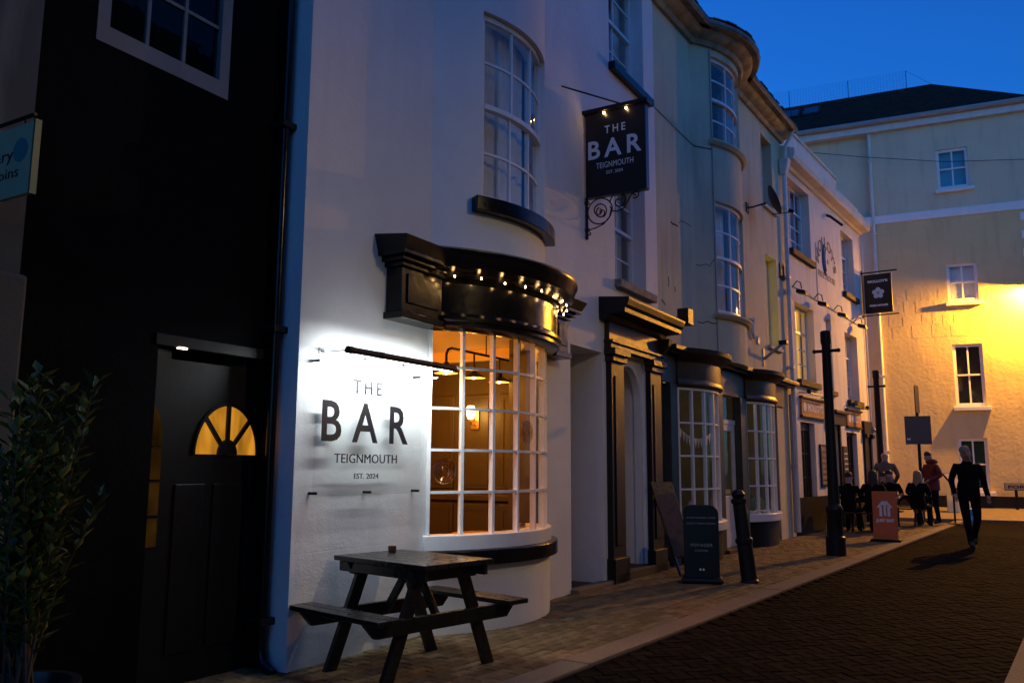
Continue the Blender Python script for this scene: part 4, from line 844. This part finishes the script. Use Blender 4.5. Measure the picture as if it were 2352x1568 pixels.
for x0 in (-.35, .38):
    q = [onroof(x0,.55,.06),onroof(x0+.62,.55,.06),onroof(x0+.62,.82,.06),onroof(x0,.82,.06)]; p8 = [Vector(c) - Vector((0,-.05,.1)) for c in q] + [Vector(c) for c in q]
    sk = part('skylight', B().hexa(p8), M['iron'], rff); part('pane', B().hexa([Vector(c) + Vector((0,0,.004)) for c in (onroof(x0+.06,.59,.06),onroof(x0+.56,.59,.06),onroof(x0+.56,.79,.06),onroof(x0+.06,.79,.06))] + [Vector(c) + Vector((0,0,.008)) for c in (onroof(x0+.06,.59,.06),onroof(x0+.56,.59,.06),onroof(x0+.56,.79,.06),onroof(x0+.06,.79,.06))]), glass('skylight_glass', (.2,.25,.3), 0, 1.8), sk)
nt = fthing('roof_net', 'thin bird net on slim posts along the corner house ridge', 'net', FA, 0, -3.0, 15.72)
for x in (-2.5, -.2, 2.0, 4.06): part('post', B().tube([(x,0,0),(x,0,.72)], .012, 5), M['iron'], nt)
nb = B()
for k in range(9): nb.tube([(-2.6,0,.05+k*.083),(4.06,0,.05+k*.083)], .0022, 4)
for k in range(60): nb.tube([(-2.6+k*.113,0,.02),(-2.6+k*.113,0,.72)], .0022, 4)
nb.tube([(4.06,0,.72),(4.9,0,.03)], .005, 4)
tag(part('mesh', nb, M['iron'], nt), kind='stuff')
# sloping cable across the corner house
part('cable', B().tube([(.2,-.3,12.7),(2.5,-.2,12.15),(5,-.2,11.6),(8,-.2,11.25)], .012, 5), M['iron'], far)
# amber wall lamp, just inside the right edge of the view
wlp = fthing('wall_lamp', 'amber lamp on a bracket high on the corner house', 'lamp', FA, 7.15, 0, 7.35)
part('bracket', B().tube([(0,0,.1),(0,-.3,.25),(0,-.55,.2)], .02, 8).box(-.05,.05,0,-.03,-.1,.2), M['iron'], wlp)
part('hood', B().lathe([(.205,-.155),(.20,-.15),(.12,.05),(.08,.14),(.03,.18)], 20, (0,-.55,.0), cap=False), M['iron'], wlp, smooth=True)
part('glass_bowl', B().lathe([(.0,-.09),(.06,-.07),(.09,-.02),(.09,.02)], 16, (0,-.55,-.0)), M['amber'], wlp, smooth=True)
lamp('amber_light', 'POINT', wlp, (0,-.55,-.14), 2100, (1,.42,.02), shadow_soft_size=.06)
sn_ = fthing('street_name_sign', 'low street name plate on two posts by the corner house', 'sign', FA, 6.0, .35, .2)
part('plate', B().box(0,1.6,0,.02,.62,.80), mat('name_plate', (.35,.3,.2), .5), sn_, bevel=.003); part('frame', B().box(-.02,1.62,.005,.018,.60,.82), M['iron'], sn_)
part('lettering', fit_text('FORE STREET', .08, 1.5, .66, .76, lambda x, y, d: (x, -.003-d, y), .003), M['ink'], sn_)
for x in (.25, 1.3): part('post', B().box(x,x+.08,.02,.08,0,.62), M['iron'], sn_)
# ================================================================== houses on our side of the street (outside the frame), with their wall lamps
opp = fthing('opposite_terrace', 'plain terrace opposite the bar, outside the view', 'building', OP)
for x0, x1, hh in ((-9, 8.5, 9.6), (8.5, 19, 6.7)):
    ob = B().wall(flat, x0, x1, -.06, hh, [(x0 + 1 + k * 3, x0 + 2 + k * 3, z, z + 1.6) for k in range(int((x1 - x0 - 1.5) / 3) + 1) if x0 + 2 + k * 3 < x1 for z in (1.0, 4.2)], .3); ob.v = [(x, -y, z) for x, y, z in ob.v]
    part('wall', ob, M['opp'], opp); part('roof', B().hexa([(x0,0,hh),(x1,0,hh),(x1,-6,hh),(x0,-6,hh),(x0,-3,hh+1.8),(x1,-3,hh+1.8),(x1,-3.2,hh+1.8),(x0,-3.2,hh+1.8)]), M['slate'], opp); part('rooms', B().box(x0, x1, -.5, -6, -.06, hh), M['dark'], opp)
def oplamp(s_, z, e, col, label):
    t = fthing('street_lamp', label, 'lamp', OP, s_, 0, z, 'wall lamps outside the view')
    part('bracket', B().tube([(0,0,.2),(0,.3,.35),(0,.7,.3)], .02, 8), M['iron'], t); part('hood', B().lathe([(.24,-.21),(.23,-.20),(.16,.02),(.08,.12),(.03,.16)], 20, (0,.7,.1), cap=False), M['iron'], t)
    part('glass_bowl', B().lathe([(0,-.1),(.07,-.07),(.09,0)], 12, (0,.7,.09)), glow('street_lamp_glass', col, 25), t); lamp('street_light', 'POINT', t, (0,.7,-.075), e, col, shadow_soft_size=.07)
oplamp(2.6, 5.7, 120, (1,.72,.38), 'warm wall lamp across from the bow window, outside the view')
oplamp(14.0, 6.4, 50, (1,.55,.16), 'amber wall lamp further along the opposite terrace, outside the view')
# ================================================================== picnic tables
def picnic(name, label, loc, rotz, group):
    t = thing(name, label, 'table', loc, rotz, group); Lh = .53
    for k in range(6):
        x0 = -.39 + k * .1305; part('top_plank', B().box(x0, x0 + .124, -Lh, Lh, .735, .77), M['wood'], t, bevel=.006)
    for sx in (-1, 1):
        part('side_apron', B().box(sx*.33-.02, sx*.33+.02, -.5, .5, .66, .73), M['wood'], t, bevel=.004)
        for k in range(2): x0 = sx * .71 - .12 + k * .122; part('seat_plank', B().box(x0, x0 + .116, -Lh, Lh, .42, .455), M['wood'], t, bevel=.006)
    for sy in (-1, 1):
        y = sy * .37
        part('top_bearer', B().hexa([(-.33,y-.022,.645),(.33,y-.022,.645),(.33,y+.022,.645),(-.33,y+.022,.645),(-.39,y-.022,.733),(.39,y-.022,.733),(.39,y+.022,.733),(-.39,y+.022,.733)]), M['wood'], t, bevel=.004)
        part('seat_bearer', B().hexa([(-.72,y-.024,.32),(.72,y-.024,.32),(.72,y+.024,.32),(-.72,y+.024,.32),(-.83,y-.024,.418),(.83,y-.024,.418),(.83,y+.024,.418),(-.83,y+.024,.418)]), M['wood'], t, bevel=.004)
        for sx in (-1, 1):
            yy = y - sy * .047
            part('leg', B().beam((sx*.60,yy,0.004), (sx*.22,yy,.73), .045, .105, (0,1,0)) if False else B().hexa([(sx*.56-.058,yy-.022,0),(sx*.56+.058,yy-.022,0),(sx*.56+.058,yy+.022,0),(sx*.56-.058,yy+.022,0),(sx*.22-.058,yy-.022,.73),(sx*.22+.058,yy-.022,.73),(sx*.22+.058,yy+.022,.73),(sx*.22-.058,yy+.022,.73)]), M['wood'], t, bevel=.004)
        part('brace', B().beam((0, y - sy*.07, .36), (0, -sy*.0 + sy*.02, .72), .06, .04, (1,0,0)), M['wood'], t, bevel=.004)
    return t
pt = picnic('picnic_table', 'dark wet picnic table with attached benches below the acrylic sign', WH.w(.61, .62, 0), WH.rot - R(12), 'picnic tables'); pt.scale = (.86, .95, 1.0)
picnic('picnic_table', 'dark picnic table among the seated drinkers by the pub door', MO.w(2.7, .95, 0), MO.rot, 'picnic tables')
picnic('picnic_table', 'dark picnic table at the pub corner by the blonde drinker', MO.w(5.7, 1.1, 0), MO.rot, 'picnic tables')
cup = thing('ash_can', 'small rusty tin on the near picnic table', 'tin', WH.w(.80, .28, .771), 0)
part('tin', B().lathe([(.03,0),(.032,.004),(.032,.045),(.029,.045),(.028,.01)], 16), mat('rusty_tin', (.2,.09,.04), .6, .4, 30, metal=.5), cup, smooth=True)
# ================================================================== boards, bollard, posts
cbd = thing('chalkboard', 'tall brown chalkboard leaning by the doorcase', 'board', (2.22, 12.0, 0), 0)
def slab(p0, p1, wdir, w, th):
    p0, p1, wd = Vector(p0), Vector(p1), Vector(wdir).normalized() * w / 2; n_ = (p1 - p0).cross(wd).normalized() * th / 2
    return B().hexa([p0-wd-n_, p0+wd-n_, p0+wd+n_, p0-wd+n_, p1-wd-n_, p1+wd-n_, p1+wd+n_, p1-wd+n_])
q0, q1, qw = Vector((.13,-.16,.24)), Vector((-.12,.08,1.20)), Vector((1,.75,0))
part('frame', slab(q0 + Vector((0,.012,-.02)), q1 + Vector((0,.012,.03)), qw, .42, .02), M['wood'], cbd, bevel=.004); part('face', slab(q0, q1, qw, .36, .016), M['chalk'], cbd)
for sx in (-1, 1): part('leg', B().beam(q0 + qw.normalized() * .18 * sx + Vector((.07,-.05,-.24)), q0 + qw.normalized() * .18 * sx, .04, .03), M['wood'], cbd)
part('back_leg', B().beam((-.36,.34,0), (-.12,.1,1.1), .04, .03), M['wood'], cbd)
for k in range(6):
    t_ = .2 + k * .12; part('chalk_line', slab(q0.lerp(q1, t_) + Vector((-.004,-.009,-.002)), q0.lerp(q1, t_ + .03) + Vector((-.004,-.009,-.002)), qw, .16 + .1 * ((k * 7) % 3) / 2, .003), mat('chalk_marks_%d' % k, (.2,.13,.1), .9), cbd)
va = thing('pavement_sign', 'black round-topped pavement sign with coffee lettering', 'sign', (2.42, 11.05, 0), R(-12), 'pavement signs')
pol = [(-.22,.06),(.22,.06),(.22,.86)] + [(.12 + .10 * math.cos(R(a)), .86 + .10 * math.sin(R(a))) for a in (0,30,60,90)] + [(-.12 + .10 * math.cos(R(a)), .86 + .10 * math.sin(R(a))) for a in (90,120,150,180)]
pbd = part('panel', B().prism(pol, -.03, .03, ez=(0,-1,0)), M['signblk'], va, bevel=.01); part('base', B().box(-.26,.26,-.2,.2,0,.07), M['blackm'], va, bevel=.03)
for body, x0, x1, z0, z1 in (('VOYAGER', -.14,.14,.44,.48),('COFFEE',-.08,.08,.38,.405),('AWARD WINNING COFFEE',-.18,.18,.79,.81),('LOCALLY HAND ROASTED',-.18,.18,.72,.74)):
    part('lettering', fit_text(body, x0, x1, z0, z1, lambda x, y, d: (x, -.0315-d, y), 0, 1.1, .0006), mat('dim_lettering', (.35,.35,.35), .6), va)
for x in (-.02,.02): part('mark', B().tube([(x,-.03,.16),(x,-.033,.16)], .014, 10), M['wink'], va)
bo = thing('bollard', 'leaning black iron bollard beside the shop door', 'bollard', (3.02, 11.05, -.02), 0)
part('shaft', B().lathe([(.115,0),(.115,.04),(.1,.06),(.095,.5),(.11,.52),(.11,.56),(.09,.58),(.08,1.0),(.10,1.02),(.10,1.06),(.07,1.08),(.085,1.12),(.06,1.17),(0,1.19)], 18, (0,0,0), (-.10,.0,.99)), M['iron'], bo, smooth=True)
def post_column(label, p, z1, zx):
    t = thing('lamp_column', label, 'post', (p[0], p[1], -.02), KB.rot, 'old iron columns along the pavement')
    part('base', B().lathe([(.16,0),(.16,.32),(.135,.34),(.12,.7),(.14,.74),(.14,.8),(.10,.86)], 14), M['iron'], t, smooth=True)
    part('shaft', B().lathe([(.095,.86),(.085,1.7),(.075,z1-.25),(.09,z1-.2),(.09,z1-.02),(.07,z1)], 14), M['iron'], t, smooth=True)
    cb_ = part('cross_bar', B().tube([(0,-.2,zx),(0,.2,zx)], .028, 10), M['iron'], t, smooth=True)
    for y in (-.2,.2): part('knob', B().lathe([(0,-.04),(.035,-.02),(.035,.02),(0,.04)], 10, (0,y,zx)), M['iron'], cb_, smooth=True)
def topz(p, v): r = ray(p[2], v); return H + r.z * (Vector((p[0], p[1])).length / Vector((r.x, r.y)).length)
P1 = (5.42, 14.5, 1903); post_column('tall black iron column with a short cross bar, nearer one', P1, topz(P1, 757), topz(P1, 803))
P2 = (10.0, 23.2, 2025); post_column('black iron column by the pub corner, farther one', P2, topz(P2, 848), topz(P2, 885))
rp = thing('road_sign', 'road sign post seen from behind with a square and a narrow plate', 'sign', (11.3, 23.7, 0), R(-25))
P3 = (11.3, 23.7, 2118); za_, zb_, zc_, zd_ = topz(P3, 885), topz(P3, 948), topz(P3, 955), topz(P3, 1020)
part('post', B().tube([(0,0,0),(0,0,za_-.05)], .045, 10), M['iron'], rp, smooth=True); part('square_plate', B().box(-.33,.33,-.055,-.045,zd_,zc_), mat('grey_sign_back', (.07,.08,.075), .5), rp, bevel=.003)
part('narrow_plate', slab((.02,-.06,zb_), (.02,-.06,za_), (.25,1,0), .42, .02), M['iron'], rp); part('sticker', B().box(-.29,-.2,-.056,-.058,zd_+.12,zd_+.17), M['wink'], rp)
je = thing('pavement_sign', 'orange pavement sign with a white house mark', 'sign', (7.55, 17.45, 0), R(-28), 'pavement signs')
part('base', B().box(-.28,.28,-.28,.2,0,.05), M['blackm'], je, bevel=.02)
ft = lambda z: -.14 + .12 * z
part('panel', B().hexa([(-.23,ft(.06)-.015,.06),(.23,ft(.06)-.015,.06),(.23,ft(.06)+.015,.06),(-.23,ft(.06)+.015,.06),(-.23,ft(.96)-.015,.98),(.23,ft(.96)-.015,.98),(.23,ft(.96)+.015,.98),(-.23,ft(.96)+.015,.98)]), M['orange'], je, bevel=.01)
jm = lambda x, y, d: (x, ft(y) - .018 - d, y)
part('lettering', fit_text('JUST EAT', -.17, .17, .36, .44, jm, .006, 1, .001), M['wink'], je)
for poly_ in ([(-.15,.66),(-.10,.66),(-.02,.77),(-.04,.80)], [(.15,.66),(.10,.66),(.02,.77),(.04,.80)], [(-.10,.49),(-.05,.49),(-.05,.70),(-.10,.66)], [(.05,.49),(.10,.49),(.10,.66),(.05,.70)], [(-.018,.5),(.03,.5),(.02,.64),(.03,.72),(-.018,.74)], [(-.06,.70),(.0,.72),(.0,.79),(-.03,.78)], [(.0,.74),(.06,.70),(.03,.78),(.0,.79)]):
    part('house_mark', B().add([jm(x, y, .001) for x, y in poly_] + [jm(x, y, -.001) for x, y in poly_], [(0,1,2,3),(7,6,5,4),(0,4,5,1),(1,5,6,2),(2,6,7,3),(3,7,4,0)]) if len(poly_) == 4 else B().prism(poly_, 0.001, -.001, (0,0,0), (1,0,0), (0,.12,1), (0,-1,0)) if False else B().add([jm(x, y, .001) for x, y in poly_] + [jm(x, y, -.001) for x, y in poly_], [(0,1,2,3,4),(9,8,7,6,5)]), M['wink'], je)
pgl = mat('pale_yellow_board', (.6,.6,.35), .6)  # plain pale yellowish board colour
fa_ = thing('pavement_sign', 'pale yellowish A-frame board against the corner house', 'sign', FA.w(4.65, 1.3, .15), FA.rot, 'pavement signs')
part('front', slab((0,-.28,.0), (0,0,1.1), (1,0,0), .62, .02), pgl, fa_); part('back', slab((0,.28,.0), (0,.0,1.1), (1,0,0), .62, .02), pgl, fa_); part('print', slab((0,-.235,.5), (0,-.13,.95), (1,0,0), .4, .022), mat('board_print', (.25,.2,.12), .6, .5, 9), fa_)
ms = thing('menu_stand', 'menu lectern with a pale sheet on a slim dark stand', 'stand', (11.75, 22.9, 0), R(10))
part('stem', B().tube([(0,0,.02),(0,0,.95)], .025, 8), M['iron'], ms); part('foot', B().lathe([(.2,0),(.19,.02),(.03,.04)], 18), M['iron'], ms); part('desk', slab((.12,-.12,.92), (-.06,.1,1.32), (1,.2,0), .40, .03), M['iron'], ms); part('sheet', slab((.115,-.135,.95), (-.055,.075,1.31), (1,.2,0), .34, .012), mat('menu_paper', (.5,.4,.32), .6), ms)
bg = thing('shopping_bag', 'blue carrier bag on the ground by the man in red', 'bag', (11.75, 22.2, 0), R(20))
part('bag', B().hexa([(-.16,-.08,0),(.16,-.08,0),(.16,.08,0),(-.16,.08,0),(-.18,-.03,.42),(.17,-.05,.44),(.17,.05,.44),(-.18,.04,.41)]), mat('blue_plastic', (.03,.14,.24), .4, .2, 9), bg, bevel=.03); part('print', B().tube([(0,-.075,.2),(0,-.085,.2)], .06, 14), mat('pale_print', (.3,.4,.45), .5), bg); part('handle', B().tube([(-.08,0,.42),(-.06,0,.52),(.06,0,.52),(.08,0,.42)], .008, 6), M['plastic'], bg)
# ================================================================== people
def person(label, loc, rotz, pose, top, legs, hairm, hair='short', height=1.76, hand=None):
    """skeleton -> skin -> one continuous mesh; front is -y"""
    V = []; E_ = []; Rd = []; K = []
    def j(p, r, k, par=None):
        V.append(Vector(p)); Rd.append(r if isinstance(r, tuple) else (r, r)); K.append(k)
        if par is not None: E_.append((par, len(V) - 1))
        return len(V) - 1
    P = pose; pel = j((0,0,.96) if not P.get('sit') else (0,0,.56), (.155,.12), 'L')
    lean = P.get('lean', 0.0); bz = .96 if not P.get('sit') else .56
    def sp(h): return Vector((0, -lean * h, bz + h))
    s1 = j(sp(.20), (.15,.12), 'T', pel); s2 = j(sp(.38), (.175,.13), 'T', s1); s3 = j(sp(.50), (.13,.1), 'T', s2); nk = j(sp(.575) + Vector((0,-.01,0)), .058, 'S', s3)
    hx, hy = P.get('head', (0, 0)); hc = sp(.68) + Vector((hx * .4, hy * .4 - .02, 0)); hd = j(hc, (.075,.09), 'S', nk); ht = j(hc + Vector((hx * .3, hy * .3 + .01, .095)), (.062,.075), 'S', hd)
    j(hc + Vector((hx*.2, -.105, -.005)), .017, 'S', hd)                          # nose
    j(hc + Vector((hx*.2, -.075, -.06)), .035, 'S', hd)                           # chin
    for sx in (-1, 1): j(hc + Vector((sx * .085, .01, 0)), .016, 'S', hd)         # ears
    for sx, arm in ((-1, P['la']), (1, P['ra'])):
        sh = j(sp(.47) + Vector((sx * .19, 0, 0)), .072, 'T', s3 if False else s2); el = j(arm[0], .056, 'T', sh); wr = j(arm[1], .042, 'T', el)
        dv = (Vector(arm[1]) - Vector(arm[0])).normalized(); hnd = j(Vector(arm[1]) + dv * .07, (.035,.028), 'S', wr)
        side = dv.cross(Vector((0,0,1)) if abs(dv.z) < .9 else Vector((0,1,0))).normalized()
        for q, ln in ((-1.5,.055),(-.5,.07),(.5,.072),(1.5,.06)):
            k1 = j(V[hnd] + dv * ln * .7 + side * q * .017, .009, 'S', hnd); j(V[k1] + dv * ln * .5 + Vector((0,-.012,-.008)), .008, 'S', k1)
        j(Vector(arm[1]) + dv * .06 + side * .045, .010, 'S', wr)
    for sx, leg in ((-1, P['ll']), (1, P['rl'])):
        hp = j((sx * .10, 0, bz - .05), .098, 'L', pel); kn = j(leg[0], .07, 'L', hp); an = j(leg[1], .048, 'L', kn); ft_ = Vector(leg[1]) + Vector((sx * .01, 0, -.035)); tv = Vector(leg[2]) if len(leg) > 2 else Vector((0,-.16,-.01))
        hl = j(Vector(leg[1]) + Vector((0, .03, -.045)), .04, 'F', an); j(Vector(leg[1]) + tv + Vector((0,0,-.035)), .038, 'F', an)
    me = bpy.data.meshes.new('sk'); me.from_pydata([tuple(v) for v in V], E_, []); o = bpy.data.objects.new('sk', me); coll.objects.link(o)
    sk = o.modifiers.new('skin', 'SKIN'); 
    if not me.skin_vertices: 
        bpy.context.view_layer.objects.active = o
    for i, d_ in enumerate(me.skin_vertices[0].data): d_.radius = Rd[i]; d_.use_root = (i == 0)
    su = o.modifiers.new('sub', 'SUBSURF'); su.levels = 2; su.render_levels = 2
    dg = bpy.context.evaluated_depsgraph_get(); bm_ = bpy.data.meshes.new_from_object(o.evaluated_get(dg)); bpy.data.objects.remove(o)
    mats = {'T': top, 'L': legs, 'S': M['skin'], 'F': M['shoe']}; order = ['T','L','S','F']; bm_.materials.clear()
    for k in order: bm_.materials.append(mats[k])
    segs = [(V[a], V[b], K[b], max(Rd[b])) for a, b in E_]; hem = P.get('hem', .0)
    for p in bm_.polygons:
        p.use_smooth = True; c = p.center; best = None
        for a, b, k, r in segs:
            ab = b - a; t = max(0, min(1, (c - a).dot(ab) / max(1e-9, ab.length_squared))); dd = (c - (a + ab * t)).length / (r + .01)
            if best is None or dd < best[0]: best = (dd, k)
        k = best[1]
        if k == 'L' and c.z > bz - .06 - hem: k = 'T'
        p.material_index = order.index(k)
    t = thing('person', label, 'person', loc, rotz); t.scale = (height / 1.76,) * 3
    bo_ = bpy.data.objects.new('body', bm_); coll.objects.link(bo_); bo_.parent = t
    if hair == 'short':
        part('hair', B().lathe([(.001,.085+.035),(.04,.08+.035),(.07,.055+.035),(.088,.01+.035),(.086,-.03+.035)], 16, hc + Vector((hx*.3, hy*.3+.022, .04))), hairm, t, smooth=True)
    elif hair == 'long':
        part('hair', B().lathe([(.001,.155),(.05,.145),(.085,.11),(.10,.05),(.105,-.05),(.12,-.16),(.13,-.26),(.11,-.36),(.06,-.42),(0,-.43)], 16, hc + Vector((hx*.3, hy*.3+.045, .0))), hairm, t, smooth=True)
    if P.get('hood'): part('hood', B().lathe([(.09,-.04),(.13,-.02),(.145,.03),(.12,.08),(.10,.07)], 16, sp(.56) + Vector((0,.03,0))), top, t, smooth=True)
    if P.get('hem') is not None and not P.get('sit'): part('jacket_hem', B().lathe([(.17,-.13),(.185,-.12),(.18,.12),(.16,.2)], 18, (0, 0, bz)), top, t, smooth=True)
    return t
stand_legs = dict(ll=((-.11,-.03,.5),(-.12,.02,.09)), rl=((.11,-.02,.5),(.13,.03,.09)))
walk = dict(la=((-.26,.06,1.18),(-.24,-.10,.95)), ra=((.27,.09,1.18),(.29,-.02,.93)), ll=((-.08,-.12,.52),(-.02,-.02,.09)), rl=((.11,-.02,.52),(.09,.30,.16),(0,-.13,-.06)), head=(-.05,-.07), hem=.08, lean=.05)
person('man in a black jacket walking down the street towards us', (8.6, 16.2, -.03), R(-18), walk, M['jacket'], M['trous'], M['grey'], height=1.86)
hold = dict(la=((-.29,.02,1.2),(-.14,-.24,1.1)), ra=((.30,.03,1.2),(.18,-.22,1.08)), head=(-.03,-.08), hood=True, hem=.06, **stand_legs)
person('man in a dark red hooded jacket looking down by the road sign', (11.1, 22.7, 0), R(-75), hold, M['red'], M['trous'], M['hair'], height=1.86)
back = dict(la=((-.28,.02,1.18),(-.22,-.18,1.0)), ra=((.28,.02,1.18),(.22,-.18,1.0)), head=(0,-.02), hem=.05, **stand_legs)
person('bald man in a taupe jumper standing with his back to us', (9.85, 22.6, 0), R(165), back, M['jumper'], M['trous'], M['grey'], hair='none', height=1.88)
sit_legs = dict(ll=((-.12,-.40,.52),(-.12,-.38,.09)), rl=((.12,-.40,.52),(.13,-.36,.09)))
drink = dict(sit=True, la=((-.27,-.10,.86),(-.10,-.25,1.08)), ra=((.26,-.05,.84),(.2,-.3,.78)), head=(.0,-.03), lean=.1, **sit_legs)
rest = dict(sit=True, la=((-.27,-.05,.84),(-.18,-.3,.78)), ra=((.27,-.05,.84),(.18,-.3,.78)), head=(0,-.03), lean=.12, **sit_legs)
TA, TB = MO.w(2.7, .95), MO.w(5.7, 1.1)
def seat(fr_s, fr_o): return MO.w(fr_s, fr_o, -.02)
person('dark-haired drinker in black seated with their back to us', seat(1.95, 1.15), MO.rot + R(90), rest, M['jacket'], M['trous'], M['hair'], hair='long', height=1.8)
person('seated drinker in black raising a hand to the mouth', seat(3.5, 1.2), MO.rot - R(80), drink, M['jacket'], M['trous'], M['hair'], height=1.8)
person('seated drinker in black in the shadow by the pub window', seat(1.95, .62), MO.rot + R(90), rest, M['jacket'], M['trous'], M['hair'], height=1.74)
person('blonde long-haired woman in black seated with her back to us', seat(4.95, 1.55), MO.rot + R(80), rest, M['jacket'], M['trous'], M['blond'], hair='long', height=1.8)
person('seated drinker in black behind the blonde woman', seat(4.95, .75), MO.rot + R(95), rest, M['jacket'], M['trous'], M['hair'], height=1.74)
for k, (s_, o_, lb_) in enumerate(((2.6, 1.15, 'pint glass on the drinkers table by the pub door'), (5.6, 1.4, 'pint glass on the table at the pub corner'))):
    g = thing('pint_glass', lb_, 'glass', MO.w(s_, o_, .772), 0); part('glass', B().lathe([(.03,0),(.042,.15),(.039,.15),(.028,.01)], 14), M['acry'], g, smooth=True); part('drink', B().lathe([(.027,.012),(.037,.11),(0,.11)], 14), mat('amber_drink_%d' % k, (.35,.16,.03), .2), g, smooth=True)
